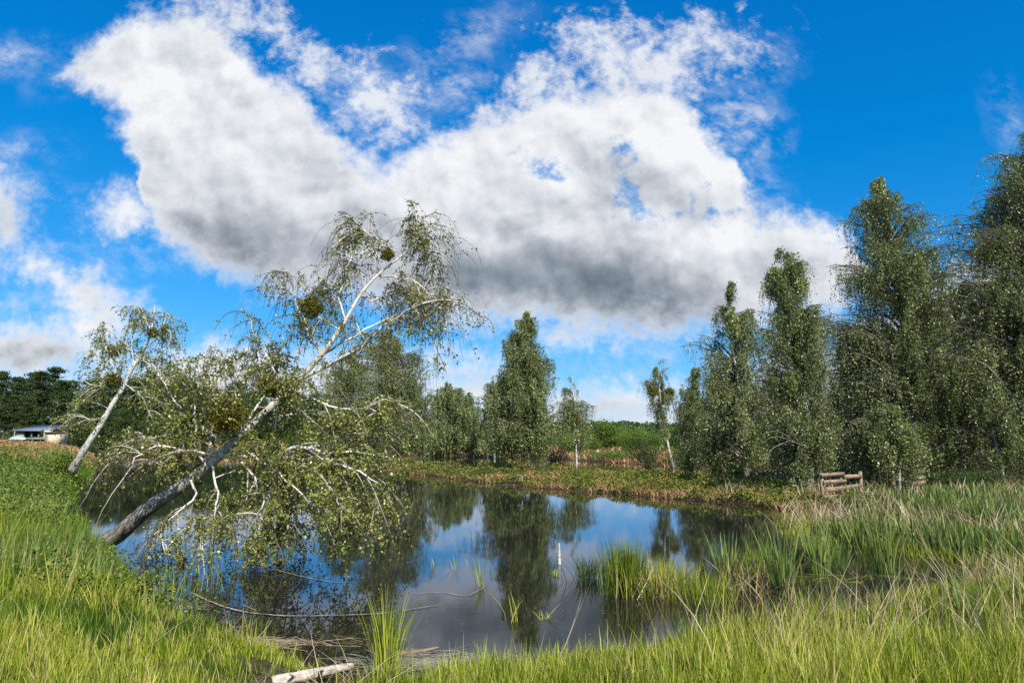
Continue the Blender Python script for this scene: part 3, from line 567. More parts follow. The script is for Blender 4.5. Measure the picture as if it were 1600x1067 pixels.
# second leaning birch, farther along the left bank
l2 = lambda r, *p, d=0.: ([(x, y, 31 + d * i / (len(p) - 1)) for i, (x, y) in enumerate(p)], r)
limb_tree('leaning_birch', 'slim white birch leaning right on the left bank, with orange mistletoe', [(112, 735, 31), (120, 720, 31), (140, 690, 31), (165, 650, 31), (188, 612, 31), (205, 578, 31), (218, 558, 31), (232, 530, 31), (240, 500, 31), (242, 475, 31)],
    [.19, .16, .14, .12, .105, .09, .07, .05, .03, .012],
    [l2(.05, (190, 605), (190, 580), (188, 560), (180, 540), (175, 520), d=-1), l2(.04, (210, 570), (205, 540), (210, 510), (222, 480), d=1), l2(.04, (225, 545), (245, 530), (262, 515), (268, 530), d=-1), l2(.04, (180, 565), (165, 545), (158, 520), (150, 512), d=1),
     l2(.04, (188, 612), (165, 605), (140, 600), (125, 590), d=-.5), l2(.03, (172, 640), (150, 630), (128, 625), (112, 640), d=1), l2(.035, (200, 585), (225, 590), (240, 600), (252, 612), d=1), l2(.03, (215, 560), (240, 560), (256, 560), (265, 580), d=.3),
     l2(.03, (190, 590), (165, 580), (150, 560), (140, 555), d=.6), l2(.025, (236, 515), (225, 495), (215, 485), d=.5), l2(.025, (240, 500), (255, 490), (262, 500), d=-.4), l2(.03, (170, 645), (150, 655), (120, 650), (105, 665), d=-1), l2(.03, (195, 600), (220, 620), (235, 650), d=-1)],
    np.random.default_rng(8), None, sub=(10, .5, 1.4), tw=(7, .35, .9), nlf=8, lsz=.09, bark='bark', sides=10, tipr=.006, leaf='birch_leaf_near')

# ================================================================== mistletoe
def mistletoe(px, py, Yd, r, label, seed, n=2200, sz=.045):
    rng = np.random.default_rng(seed); c = at(px, py, Yd); root = thing('mistletoe', label, 'mistletoe', c, 'mistletoe balls in the birches')
    m = 120; D = rdir(m, rng); e = c + D * (r * rng.uniform(.75, 1.05, m))[:, None]; t = np.linspace(0, 1, 4)[None, :, None]
    Pp = c + (e - c)[:, None] * t + rng.normal(0, r * .05, (m, 4, 3)) * t; v, f, bk = tubes(Pp, np.full((m, 4), r * .012), 3); mesh('twigs', v, f, M['mistletoe'], root, True, pt=np.full(len(v), .4))
    p = rdir(n, rng) * (r * rng.random(n) ** .45)[:, None] * (np.array([1, 1, .88])); p *= (.85 + .25 * np.sin(p[:, :1] / r * 7 + seed) * np.cos(p[:, 2:] / r * 6))
    v, f = leaves(c + p, sz, rng, up=.3, hang=0, wr=.45); mesh('leaves', v, f, M['mistletoe'], root, pt=np.repeat(rng.random(n), 4))
for i, (a, b, Y, r, l, n, sz) in enumerate([
    (605, 398, 11.9, .15, 'small dark mistletoe ball near the top of the big leaning birch', 900, .045), (486, 480, 11.4, .28, 'golden green mistletoe ball high on the left side of the big leaning birch', 1900, .045),
    (425, 603, 11.5, .26, 'rusty mistletoe ball above the trunk in the middle of the big leaning birch', 2200, .045), (352, 650, 11.8, .34, 'large dark green mistletoe ball behind the lower trunk of the big leaning birch', 3600, .05),
    (178, 549, 30.7, .36, 'orange brown mistletoe ball, upper one on the slim leaning birch', 900, .09), (177, 592, 30.6, .40, 'orange mistletoe ball, lower one beside the trunk of the slim leaning birch', 1000, .09), (238, 520, 30.7, .33, 'olive mistletoe ball, topmost and rightmost on the slim leaning birch', 800, .09),
    (1020, 612, 53.8, .5, 'dark round mistletoe ball, left one in the thin birch left of the tall group', 900, .14), (1047, 612, 53.8, .42, 'brownish mistletoe ball, right one in the thin birch left of the tall group', 700, .14),
    (897, 655, 65.6, .7, 'olive mistletoe clump low in the sparse birch right of the central birch', 900, .17)]): mistletoe(a, b, Y, r, l, 60 + i, n, sz)

# ================================================================== background trees (prototypes and copies)
def far_tree(kind, seed, H, Rr, n, sz, mat, label, group, cat, name, pine=False, stems=1):
    rng = np.random.default_rng(seed); root = thing(name, label, cat, (0, 0, 0), group)
    T = np.array([[0, 0, -.3], [rng.normal(0, .15), 0, H * .35], [rng.normal(0, .3), rng.normal(0, .2), H * .7], [rng.normal(0, .3), 0, H * .97]]); TT = resample(T, 14)
    v, f, bk = tubes(TT[None], trunk_radii(14, H * .014, .03)[None], 7); mesh('trunk', v, f, M['pine_bark' if pine else 'bark'], root, True, vec=bk)
    nb = 70; z = H * (rng.uniform(.25 if pine else .12, 1., nb)); a = np.arange(nb) * 2.4; tt = (z / H - (.25 if pine else .12)) / (.75 if pine else .88)
    rad = Rr * (np.sqrt(np.clip(1 - tt ** (1.1 if pine else 1.9), 0, 1)) * .9 + .1) * rng.uniform(.55, 1.1, nb)
    tip = np.stack([rad * np.cos(a), rad * np.sin(a), z + (rad * .15 if pine else 0)], 1); att = np.stack([np.zeros(nb), np.zeros(nb), np.maximum(z - rad * (.15 if pine else .5), H * .1)], 1)
    ctl = (tip + att) / 2; ctl[:, 2] = tip[:, 2]; t = np.linspace(0, 1, 5)[None, :, None]; B = (1 - t) ** 2 * att[:, None] + 2 * t * (1 - t) * ctl[:, None] + t ** 2 * tip[:, None]
    v, f, bk = tubes(B, np.linspace(H * .005, H * .0015, 5)[None] * np.ones((nb, 5)), 4); mesh('limbs', v, f, M['pine_bark' if pine else 'branch_dark'], root, True, vec=bk)
    k = n // nb; bi = np.repeat(np.arange(nb), k); s = rng.uniform(.3, 1.05, len(bi))[:, None]; base = (1 - s) ** 2 * att[bi] + 2 * s * (1 - s) * ctl[bi] + s ** 2 * tip[bi]
    sp = Rr * (.16 if pine else .2); off = rng.normal(0, 1, (len(bi), 3)) * np.array([sp, sp, sp * (.38 if pine else .8)])
    c = base + off; v, f = leaves(c, sz, rng, up=.6 if pine else .3, hang=0 if pine else .3, wr=.5 if pine else .7, bias=unit(c - np.array([0, 0, H * .55])) * .5)
    mesh('crown', v, f, M[mat], root, pt=np.repeat(np.clip(rng.random(nb)[bi] * .6 + rng.random(len(bi)) * .4, 0, 1), 4)); return root
PG = 'dark pines of the wood on the far left'; PL = 'dark pine in the dense wood behind the sheds on the far left'
pines = [far_tree('p', 100 + i, 14, 2.8, 9000, .36, 'pine_needle', PL, PG, 'pine tree', 'pine_tree', True) for i in range(3)]
DG = 'leafy trees lining the far left shore'; DL = 'leafy green tree in the row along the far shore behind the leaning birches'
decs = [far_tree('d', 110 + i, 12, 3.4, 9000, .36, 'dark_leaf', DL, DG, 'broadleaf tree', 'broadleaf_tree') for i in range(3)]
rng = np.random.default_rng(33)
def place(protos, spots, grp=None, label=None):
    used = set()
    for i, (px, Y, top) in enumerate(spots):
        x = at(px, 690, Y)[0]; z = float(height(x, Y)); H = at(px, top, Y)[2] - z; p = protos[i % len(protos)]; h0 = 14 if p['category'] == 'pine tree' else (12 if p['category'] == 'broadleaf tree' else p.get('h0', 3.))
        s = H / h0; rz = float(rng.uniform(0, 6.28))
        if id(p) not in used and i < len(protos): p.location = (x, Y, z); p.scale = (s,) * 3; p.rotation_euler = (0, 0, rz); used.add(id(p))
        else: copy_tree(p, (x, Y, z), s, rz)
sp = [(px + rng.normal(0, 4), Y, top + rng.normal(0, 5)) for px, Y, top in [(-60, 128, 585), (-30, 120, 590), (-2, 132, 578), (18, 124, 588), (38, 136, 582), (58, 128, 586), (72, 140, 584), (92, 130, 594), (110, 138, 596), (130, 128, 600), (28, 150, 590), (148, 145, 598), (0, 118, 612), (45, 118, 620), (85, 122, 622), (118, 120, 626), (-90, 130, 588), (70, 118, 632), (20, 119, 640), (160, 135, 610)]]
place(pines, sp)
sp = [(px + rng.normal(0, 5), Y, top + rng.normal(0, 5)) for px, Y, top in [(178, 168, 600), (200, 172, 596), (222, 176, 592), (245, 170, 596), (268, 175, 602), (292, 170, 612), (315, 176, 608), (340, 172, 612), (365, 176, 606), (390, 170, 612), (415, 176, 618), (440, 172, 608), (462, 176, 614), (488, 170, 610), (512, 174, 618), (190, 160, 640), (235, 162, 645), (280, 162, 640), (330, 163, 648), (375, 162, 645), (425, 162, 648), (470, 160, 644), (520, 160, 642), (545, 158, 646), (150, 120, 640), (130, 112, 655), (165, 150, 630), (575, 150, 640), (605, 150, 644)]]
place(decs, sp)
# understory behind the right-hand birches
UG = 'shaded trees behind the tall birches on the right'; UL = 'dark shaded broadleaf tree filling the background behind the tall birches on the right'
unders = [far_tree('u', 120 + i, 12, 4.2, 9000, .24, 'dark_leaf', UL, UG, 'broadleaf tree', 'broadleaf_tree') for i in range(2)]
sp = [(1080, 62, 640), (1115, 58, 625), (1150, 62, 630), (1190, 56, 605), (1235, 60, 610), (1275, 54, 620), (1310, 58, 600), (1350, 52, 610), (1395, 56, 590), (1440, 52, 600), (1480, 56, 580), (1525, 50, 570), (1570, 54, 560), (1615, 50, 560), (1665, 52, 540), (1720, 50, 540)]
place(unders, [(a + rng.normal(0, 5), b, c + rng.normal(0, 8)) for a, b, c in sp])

# shrubs
def shrub(seed, Rr, H, n, sz, mat, label, group, name='shrub', stems=14, bare=False):
    rng = np.random.default_rng(seed); root = thing(name, label, 'shrub', (0, 0, 0), group); root['h0'] = H
    a = rng.uniform(0, 6.28, stems); r = Rr * rng.uniform(.2, .9, stems); tip = np.stack([r * np.cos(a), r * np.sin(a), H * rng.uniform(.6, 1, stems)], 1); t = np.linspace(0, 1, 5)[None, :, None]
    b0 = tip * np.array([.15, .15, 0]); B = b0[:, None] * (1 - t) + tip[:, None] * t; B[..., 2] = tip[:, 2:3] * np.linspace(0, 1, 5)[None] ** .8; v, f, bk = tubes(B, np.linspace(H * .014, H * .004, 5)[None] * np.ones((stems, 5)), 4); mesh('stems', v, f, M['branch_dark'], root, True, vec=bk)
    k = n // stems; si = np.repeat(np.arange(stems), k); s = rng.uniform(.15, 1.03, len(si))[:, None]; base = b0[si] * (1 - s) + tip[si] * s; base[:, 2] = tip[si, 2] * s[:, 0] ** .8
    c = base + rng.normal(0, 1, (len(si), 3)) * np.array([Rr * .2, Rr * .2, H * .1]); c[:, 2] = np.abs(c[:, 2]); v, f = leaves(c, sz, rng, up=.6, hang=.1, wr=.6, bias=unit(c - np.array([0, 0, H * .3])) * .4)
    mesh('foliage', v, f, M[mat], root, pt=np.repeat(np.clip(rng.random(stems)[si] * .5 + rng.random(len(si)) * .5, 0, 1), 4)); return root
SG = 'shrubs on the far bank'; SLb = 'rounded green shrub in the thicket along the far bank'
shr = [shrub(130 + i, 2.4, 3, 5000, .17, 'shrub_leaf', SLb, SG) for i in range(3)]
sp = []
for px in np.arange(455, 1075, 13): sp.append((px + rng.normal(0, 4), rng.uniform(118, 150) if px < 880 else rng.uniform(85, 120), rng.uniform(658, 686)))
sp1 = sp; sp = []
for px in np.arange(1075, 1660, 24): sp.append((px, rng.uniform(50, 58), rng.uniform(668, 700)))
for px in np.arange(1120, 1640, 44): sp.append((px, rng.uniform(44, 48), rng.uniform(705, 722)))
place(shr, sp1)
shr2 = [shrub(135 + i, 2.4, 3, 5000, .13, 'shrub_leaf', 'shaded green shrub growing under the tall birches on the right', 'shrubs under the tall birches') for i in range(2)]
place(shr2, sp)
def one_shrub(px, Y, top, Rr, n, sz, mat, label, seed, name='shrub'):
    x = at(px, 700, Y)[0]; z = float(height(x, Y)); H = max(at(px, top, Y)[2] - z, .2); s = shrub(seed, Rr, H, n, sz, mat, label, None, name); s.location = (x, Y, z)
one_shrub(1010, 60, 688, 2.2, 4200, .11, 'dark_leaf', 'very dark rounded bush beside the channel, left of the leaning thin birch', 140)
one_shrub(962, 75, 703, 4.2, 6000, .12, 'shrub_leaf', 'low bright green bush at the water edge below the white posts', 141)
one_shrub(940, 112, 672, 4.5, 5000, .17, 'brown_twig_leaf', 'tan and brown dry bush in the green thicket behind the white posts', 142)
one_shrub(868, 70, 692, 2.2, 3500, .11, 'brown_twig_leaf', 'dark brown bare bush between the central birch and the sparse birch', 143)
one_shrub(1240, 29, 640, 1.1, 5200, .06, 'brown_twig_leaf', 'dead reddish brown bush behind the weeping birch left of the fence', 144)
one_shrub(1510, 29, 735, 1.8, 6000, .07, 'dark_leaf', 'low dark bush at the right end of the plank fence', 145)
one_shrub(1150, 44, 718, 1.2, 2200, .09, 'shrub_leaf', 'small bright green bush by the dark channel among the tall birch trunks', 146)
for i, (px, Y, top, Rr, l) in enumerate([(100, 17.5, 775, .6, 'low leafy bush at the water edge left of the big leaning trunk'), (62, 18, 775, 1.0, 'low leafy bush in the grass at the far left, nearest the left edge'), (98, 34, 700, 1.1, 'fresh green bush at the foot of the slim leaning birch')]):
    one_shrub(px, Y, top, Rr, 3400, .03 + .0018 * Y, 'shrub_leaf', l, 150 + i)
# ================================================================== grasses and herbs
def blades(base, hgt, wid, rng, segs=3, bend=.35, mat=None, name='grass', var_=None, lean=None, splay=.2, azi=None):
    n = len(base); a = rng.uniform(0, 6.283, n); wdir = np.stack([np.cos(a), np.sin(a), np.zeros(n)], 1)
    b = rng.uniform(0, 6.283, n); bd = np.stack([np.cos(b), np.sin(b), np.zeros(n)], 1) * (np.abs(rng.normal(0, 1, n)) * bend)[:, None]
    if lean is not None: bd = bd + lean
    sd = np.stack([rng.normal(0, splay, n), rng.normal(0, splay, n), np.zeros(n)], 1)
    t = np.linspace(0, 1, segs + 1)[None, :, None]; H = hgt[:, None, None]
    ctr = base[:, None] + H * (np.array([0, 0, 1.]) * (t - .18 * np.linalg.norm(bd, axis=1)[:, None, None] * t ** 2.5) + bd[:, None] * t ** 2 + sd[:, None] * t)
    w = wid[:, None, None] * np.array([.75, 1., .7, .06] if segs == 3 else [1., .8, .05] if segs == 2 else [.7, .95, 1, .65, .05])[None, :, None] * .5
    V = np.stack([ctr - wdir[:, None] * w, ctr + wdir[:, None] * w], 2).reshape(-1, 3)
    k = segs + 1; i = (np.arange(n) * k * 2)[:, None] + (np.arange(segs) * 2)[None]; Fq = np.stack([i, i + 1, i + 3, i + 2], -1).reshape(-1, 4)
    vv = np.repeat(var_ if var_ is not None else rng.random(n), 2 * k); return V, Fq, vv
def inpoly(poly, x, y): return sdist(poly, x, y) > 0
def scatter(n, y0, y1, rng, u0=-.9, u1=.9):
    y = y0 * (y1 / y0) ** rng.random(n); x = rng.uniform(u0, u1, n) * y; return x, y
def stuff(name, label, cat, parts, mat):
    A = Acc()
    for p in parts: A.add(*p)
    v, f, a = A.get(); o = mesh(name, v, f, mat, pt=a); tag(o, label, cat, kind='stuff'); print(name, len(f)); return o
P1s = P1
rg = np.random.default_rng(51)
# bright foreground grass: tussocks and single blades
def tussocks(nc, k, y0, y1, u0, u1, sd, rng):
    xc, yc = scatter(nc, y0, y1, rng, u0, u1); i = np.repeat(np.arange(nc), k); d = rng.normal(0, 1, (nc * k, 2)) * (sd * rng.uniform(.5, 1.4, nc)[i] * (.6 + .07 * yc[i]))[:, None]
    return xc[i] + d[:, 0], yc[i] + d[:, 1], i, d
log0, log1 = gnd(425, 1066, .13)[:2], gnd(560, 1040, .1)[:2]
def near_log(x, y):
    e = log1 - log0; t = np.clip(((x - log0[0]) * e[0] + (y - log0[1]) * e[1]) / (e @ e), 0, 1); px_, py_ = log0[0] + t * e[0], log0[1] + t * e[1]
    return (np.hypot(x - px_, y - py_) < .14) | ((y < py_ + .05) & (y > py_ - .8) & (x > log0[0] - .1) & (x < log1[0] + .1))
def fg(x, y, hf, vb, d=None):
    z = height(x, y); s1 = sdist(P1, x, y); cl = fbm(x, y, .5, 21); cl2 = fbm(x, y, 1.7, 22)
    bare = (((x + 4.5) ** 2 / .9 + (y - 6.75) ** 2 / .3) < 1) | (((x - 4.3) ** 2 / 1. + (y - 6.7) ** 2 / .2) < 1) | (((x + 2.6) ** 2 / .25 + (y - 7.4) ** 2 / .2) < 1)
    k = (z > -.02) & (s1 > -.2) & (cl > rg.uniform(.26, .58, len(x))) & ~(bare & (rg.random(len(x)) < .9)) & ~((x > 4.) & (y > 10.8) & (rg.random(len(x)) < .75)) & ~((x < -5.5) & (y > 9)) & ~(near_log(x, y) & (rg.random(len(x)) < .93))
    x, y, z, cl, cl2 = x[k], y[k], z[k], cl[k], cl2[k]; s1 = s1[k]
    low = 1 - .12 * sst(1.2, .2, np.abs(x - .2) - 1.2) ; edge = sst(-.2, .9, s1); left_ = np.where(x < -1, .8 + .3 * sst(-3, -5.5, x), 1.)
    h = (.10 + .26 * cl2 + .14 * cl) * hf[k] * np.where(y < 6.5, .8, 1) * (.55 + .5 * edge) * low * left_
    vv = np.clip(vb[k] + (cl2 - .5) * .6 + rg.normal(0, .13, len(x)), 0, 1); vv = np.where(rg.random(len(x)) < .13, rg.uniform(.8, 1, len(x)), vv)
    ln = None if d is None else np.column_stack([d[k] * 1.6, np.zeros(k.sum())])
    return blades(np.stack([x, y, z - .02], 1), h, (.0022 + .0008 * y) * rg.uniform(.6, 1.5, len(x)), rg, 3, .2, var_=vv, splay=.15, lean=ln)
x, y, ii, d = tussocks(5200, 34, 4.6, 17, -.9, .9, .055, rg); hq = rg.uniform(.55, 1.5, 5200)[ii] * rg.uniform(.45, 1.15, len(x)); vq = np.clip(rg.normal(.45, .17, 5200), .05, .95)[ii]
pA = fg(x, y, hq, vq, d)
x, y = scatter(120000, 4.6, 17, rg); pB = fg(x, y, rg.uniform(.3, 1., len(x)), np.full(len(x), .42))
x, y = scatter(5000, 4.8, 13, rg); pC = fg(x, y, rg.uniform(1.3, 2.1, len(x)), np.full(len(x), .75))
stuff('foreground_grass', 'bright yellow green grass covering the near bank', 'grass', [pA, pB, pC], M['grass'])
# left bank grass: taller, greener
def lb(x, y, hf, vb, d=None):
    z = height(x, y); s1 = sdist(P1, x, y); cl = fbm(x, y, 1.0, 31); cl2 = fbm(x, y, 2.6, 32); k = (z > -.04) & (s1 > -.12) & (cl > rg.uniform(.2, .5, len(x)) * sst(0, 1.2, s1)) & (x < -3.2)
    x, y, z, cl, cl2 = x[k], y[k], z[k], cl[k], cl2[k]; h = (.16 + .46 * cl2) * hf[k] * (.55 + .5 * sst(-3.2, -6.5, x)) * (.9 + .3 * sst(0, 1.5, s1[k]))
    vv = np.clip(vb[k] + .9 * (cl2 - .5) + rg.normal(0, .14, len(x)), 0, 1); vv = np.where(rg.random(len(x)) < .03 + .2 * (fbm(x, y, 4, 40) > .6), rg.uniform(.85, 1, len(x)), vv)
    ln = None if d is None else np.column_stack([d[k] * 1.2, np.zeros(k.sum())])
    return blades(np.stack([x, y, z - .02], 1), h, (.0022 + .00085 * y) * rg.uniform(.6, 1.5, len(x)), rg, 3, .2, var_=vv, splay=.14, lean=ln)
x, y, ii, d = tussocks(7500, 34, 6.2, 60, -1.15, -.2, .06, rg); hq = rg.uniform(.55, 1.4, 7500)[ii] * rg.uniform(.45, 1.15, len(x)); vq = np.clip(rg.normal(.42, .16, 7500), .05, .9)[ii]
pA = lb(x, y, hq, vq, d); x, y = scatter(150000, 6.2, 60, rg, -1.15, -.2); pB = lb(x, y, rg.uniform(.3, 1., len(x)), np.full(len(x), .35))
stuff('bank_grass', 'tall dense green grass on the rising left bank', 'grass', [pA, pB], M['grass_left'])
# bluish reeds among it at the very left
x, y = scatter(22000, 7, 40, rg, -.85, -.5); z = height(x, y); keep = (z > .1) & (fbm(x, y, 2.6, 35) > .47); x, y, z = x[keep], y[keep], z[keep]
stuff('bank_reeds', 'blue green sedge patches on the left bank', 'sedge', [blades(np.stack([x, y, z], 1), rg.uniform(.3, .75, len(x)), .004 + .0011 * y * rg.uniform(.7, 1.3, len(x)), rg, 3, .15, splay=.15)], M['reed'])
# leafy herbs and brambles on the left bank
x, y = scatter(150000, 7.5, 60, rg, -.95, -.35); z = height(x, y); s1 = sdist(P1, x, y); cl = fbm(x, y, 1.6, 41)
keep = (z > .02) & (s1 > 0) & (cl > .5 - .12 * sst(2, 0, s1)); x, y, z, cl = x[keep], y[keep], z[keep], cl[keep]
zz_ = z + rg.random(len(x)) ** .6 * (.25 + (cl - .38) * 2.6) * .9
v, f = leaves(np.stack([x, y, zz_], 1), (.03 + .0022 * y), rg, up=1.2, hang=0, wr=.7); stuff('bank_herbs', 'leafy weeds and brambles at the edge of the left bank', 'weeds', [(v, f, np.repeat(rg.random(len(x)), 4))], M['shrub_leaf'])
# reed bed on the right
x, y = scatter(70000, 10.5, 30, rg, .33, 1.1); z = height(x, y); px_ = 800 + F * x / y
s1 = sdist(P1, x, y); cl = fbm(x, y, .9, 51)
edge_y = np.interp(x / y, [.33, .42, .5, .6, .75, .9], [17, 14.5, 13.2, 12.3, 11.3, 10.6])
keep = (z > -.12) & (y > edge_y) & (y < 25 + x * .1) & (cl > rg.uniform(.15, .5, len(x))); x, y, z, cl = x[keep], y[keep], z[keep], cl[keep]
k = ~((x / y < .48) & (y > 15)) & (rg.random(len(x)) < .42); x, y, z = x[k], y[k], z[k]; h = (.22 + .52 * fbm(x, y, 1.7, 52)) * rg.uniform(.4, 1.2, len(x))
stuff('reed_bed', 'dense bed of blue green reeds in front of the plank fence', 'reeds', [blades(np.stack([x, y, z - .05], 1), h, .006 + .0019 * y * rg.uniform(.4, 1.5, len(x)), rg, 4, .10, splay=.13, lean=np.array([-.05, 0, 0]), var_=np.clip(rg.normal(.42, .28, len(x)), 0, 1))], M['reed'])
x, y = scatter(12000, 9.5, 26, rg, .3, 1.0); z = height(x, y); cl = fbm(x, y, 1.1, 54); keep = (z > -.1) & (cl > .48); x, y, z = x[keep], y[keep], z[keep]
stuff('dead_reeds', 'pale dead stalks mixed into the reed bed', 'dead reeds', [blades(np.stack([x, y, z - .03], 1), rg.uniform(.2, .75, len(x)), .003 + .0009 * y * rg.uniform(.6, 1.3, len(x)), rg, 3, .5, splay=.35)], M['straw'])
# marsh: yellow green sedge standing in the shallow water
x, y = scatter(60000, 8.9, 20, rg, .24, 1.0); z = height(x, y); cl = fbm(x, y, .8, 61)
keep = (z > -.7) & (z < .3) & (cl > rg.uniform(.42, .6, len(x))); x, y, z = x[keep], y[keep], z[keep]
stuff('marsh_sedge', 'thin olive sedge growing out of the shallow marsh water', 'sedge', [blades(np.stack([x, y, np.minimum(z, .0)], 1), rg.uniform(.1, .36, len(x)) * (.4 + fbm(x, y, 1.5, 62)), .0022 + .0008 * y * rg.uniform(.7, 1.3, len(x)), rg, 2, .35, splay=.2, var_=np.clip(rg.normal(.45, .25, len(x)), 0, 1))], M['grass'])
# dry stalks tangled in the foreground right
x, y = scatter(1300, 5.6, 9.5, rg, .05, .8); z = height(x, y); keep = (z > .05) & (fbm(x, y, 1.4, 71) > .5); x, y, z = x[keep], y[keep], z[keep]
stuff('dry_stalks', 'tangled pale dry stalks over the foreground grass', 'dry stalks', [blades(np.stack([x, y, z], 1), rg.uniform(.35, .8, len(x)), np.full(len(x), .0055), rg, 4, .55, splay=.35)], M['straw'])
x, y = scatter(3000, 4.8, 9, rg, -.9, .8); z = height(x, y); keep = (z > .0) & (fbm(x, y, .9, 73) > .6); x, y, z = x[keep], y[keep], z[keep]
stuff('fallen_straw', 'flattened dead grass lying on the near bank', 'dead grass', [blades(np.stack([x, y, z + .01], 1), rg.uniform(.15, .4, len(x)), np.full(len(x), .005), rg, 3, 1.1, splay=.9)], M['straw'])
# ---- island cover: leafy mounds and dry grass
def lipatch(n, y0, y1, seed, thr, hh, sz, u0, u1, cond, up=1.1):
    x, y = scatter(n, y0, y1, rg, u0, u1); z = height(x, y); k = cond(x, y, z); x, y, z = x[k], y[k], z[k]; cl = fbm(x, y, 1.5, seed); k = cl > thr; x, y, z, cl = x[k], y[k], z[k], cl[k]
    m = (cl - thr) / (1 - thr); zt = z + rg.random(len(x)) ** .5 * hh * (.15 + 2.1 * m); return x, y, zt
onisl = lambda x, y, z: (z > .01) & (sdist(P1, x, y) > 0) & (y > 19) & (x > -32) & (x < 14)
x, y, z = lipatch(420000, 19, 78, 81, .40, .36, 0, -.45, .52, onisl)
v, f = leaves(np.stack([x, y, z], 1), .035 + .0019 * y, rg, up=1.0, hang=0, wr=.75); stuff('island_herbs', 'low leafy green and rusty plants covering the narrow island', 'low plants', [(v, f, np.repeat(np.clip(rg.random(len(x)) * .8 + (fbm(x, y, 1.2, 84) - .4) * .7, 0, 1), 4))], M['herb'])
x, y = scatter(150000, 19, 85, rg, -.45, .55); z = height(x, y); k = onisl(x, y, z) & (fbm(x, y, 1.5, 81) < rg.uniform(.42, .6, len(x))); x, y, z = x[k], y[k], z[k]
stuff('island_dry_grass', 'dry tan grass along the edges of the narrow island', 'dry grass', [blades(np.stack([x, y, z - .03], 1), rg.uniform(.1, .32, len(x)), .0016 * y * rg.uniform(.5, 1.2, len(x)), rg, 2, .7, splay=.5)], M['dry_bank'])
# far bank dry grass
x, y = scatter(110000, 44, 180, rg, -.75, .9); z = height(x, y); s2 = sdist(P2, x, y); k = (s2 > .2) & (s2 < 22) & (z > 0); x, y, z = x[k], y[k], z[k]
far_v = blades(np.stack([x, y, z - .05], 1), rg.uniform(.25, .8, len(x)), .0018 * y * rg.uniform(.5, 1.2, len(x)), rg, 2, .6, splay=.4)
stuff('far_bank_grass', 'rust brown and tan grass on the far bank behind the channel', 'dry grass', [far_v], M['dry_bank'])
x, y = scatter(60000, 44, 200, rg, -.85, .9); z = height(x, y); s2 = sdist(P2, x, y); k = (s2 > 9) & (s2 < 45) & (fbm(x, y, 7, 91) > .46) & (z > 0); x, y, z = x[k], y[k], z[k]
v, f = leaves(np.stack([x, y, z + rg.random(len(x)) * .7], 1), .0026 * y, rg, up=1., hang=0, wr=.7); stuff('far_bank_herbs', 'green undergrowth on the far bank', 'undergrowth', [(v, f, np.repeat(rg.random(len(x)), 4))], M['shrub_leaf'])
# left dike behind the bank, toward the sheds
x, y = scatter(60000, 45, 130, rg, -1., -.35); z = height(x, y); s1 = sdist(P1, x, y); k = (s1 > 0) & (z > .1); x, y, z = x[k], y[k], z[k]
stuff('dike_grass', 'orange and green grass on the dike in front of the sheds', 'grass', [blades(np.stack([x, y, z - .05], 1), rg.uniform(.25, .65, len(x)), .0016 * y * rg.uniform(.6, 1.2, len(x)), rg, 2, .5, splay=.3, var_=np.clip(.2 + fbm(x, y, 5, 95) * .6 + rg.normal(.1, .25, len(x)), 0, 1))], M['dry_bank'])
# wooded hill far behind
n = 70000; y = rg.uniform(240, 780, n); x = rg.uniform(-1.1, 1.1, n) * y; z = height(x, y)
cx = vnoise(x, y, 9, 99); z = z + rg.random(n) ** .5 * (3. + 4.5 * cx) * np.where(y < 400, .62, 1)
v, f = leaves(np.stack([x, y, z], 1), .0042 * y, rg, up=.8, hang=0, wr=.8); stuff('hill_wood', 'dark wooded hill on the horizon', 'wood', [(v, f, np.repeat(np.clip(rg.random(n) * .5 + cx * .5, 0, 1), 4))], M['dark_leaf'])

# ---- countable clumps
def clump(name, label, cat, px, py, n, h, w, mat, seed, spread=.12, splay=.25, bend=.25, segs=4, group=None, z=-.02, Yd=None, fan=.35, vr=(0, 1)):
    rng = np.random.default_rng(seed); b = gnd(px, py) if Yd is None else at(px, py, Yd); root_z = b[2]; d = rng.normal(0, spread, (n, 2)); base = np.column_stack([b[0] + d[:, 0], b[1] + d[:, 1], np.full(n, root_z + z)])
    hh = h * rng.uniform(.45, 1.1, n); lean = np.column_stack([d / max(spread, 1e-3) * fan * .35, np.zeros(n)])
    v, f, a = blades(base, hh, w * rng.uniform(.7, 1.2, n), rng, segs, bend, splay=splay, lean=lean, var_=rng.uniform(*vr, n))
    o = mesh(name, v - b, f, M[mat], pt=a); o.location = b; tag(o, label, cat, group); return o
clump('reed_tuft', 'tall upright green reed tuft at the near shore, right of the pale log', 'reeds', 604, 1046, 90, .78, .009, 'grass', 201, .055, .05, .08, vr=(.2, .8))
clump('sedge_tussock', 'large bright green sedge tussock in the water, left end of the marsh', 'sedge', 978, 926, 800, .72, .0075, 'grass', 202, .13, .07, .08, fan=.15, vr=(0, .6))
clump('sedge_tussock', 'broad sedge tussock with pale dead blades joined to the right of the large green tussock', 'sedge', 1035, 926, 520, .50, .0075, 'grass', 203, .2, .12, .12, fan=.2, vr=(.3, 1))
clump('sedge_tussock', 'low olive sedge tussock between the large green tussock and the first cattail clump', 'sedge', 1098, 938, 420, .42, .0075, 'grass', 207, .2, .13, .15, fan=.2, vr=(.1, .7))
clump('sedge_tussock', 'olive sedge tussock behind the bleached dead reeds, left of the tall cattails', 'sedge', 1190, 903, 420, .5, .008, 'grass', 208, .25, .13, .15, fan=.2, vr=(0, .6))
clump('dead_reed_clump', 'pale bleached dead reeds at the foot of the green sedge tussock', 'dead reeds', 1022, 932, 70, .5, .016, 'straw', 204, .2, .35, .4)
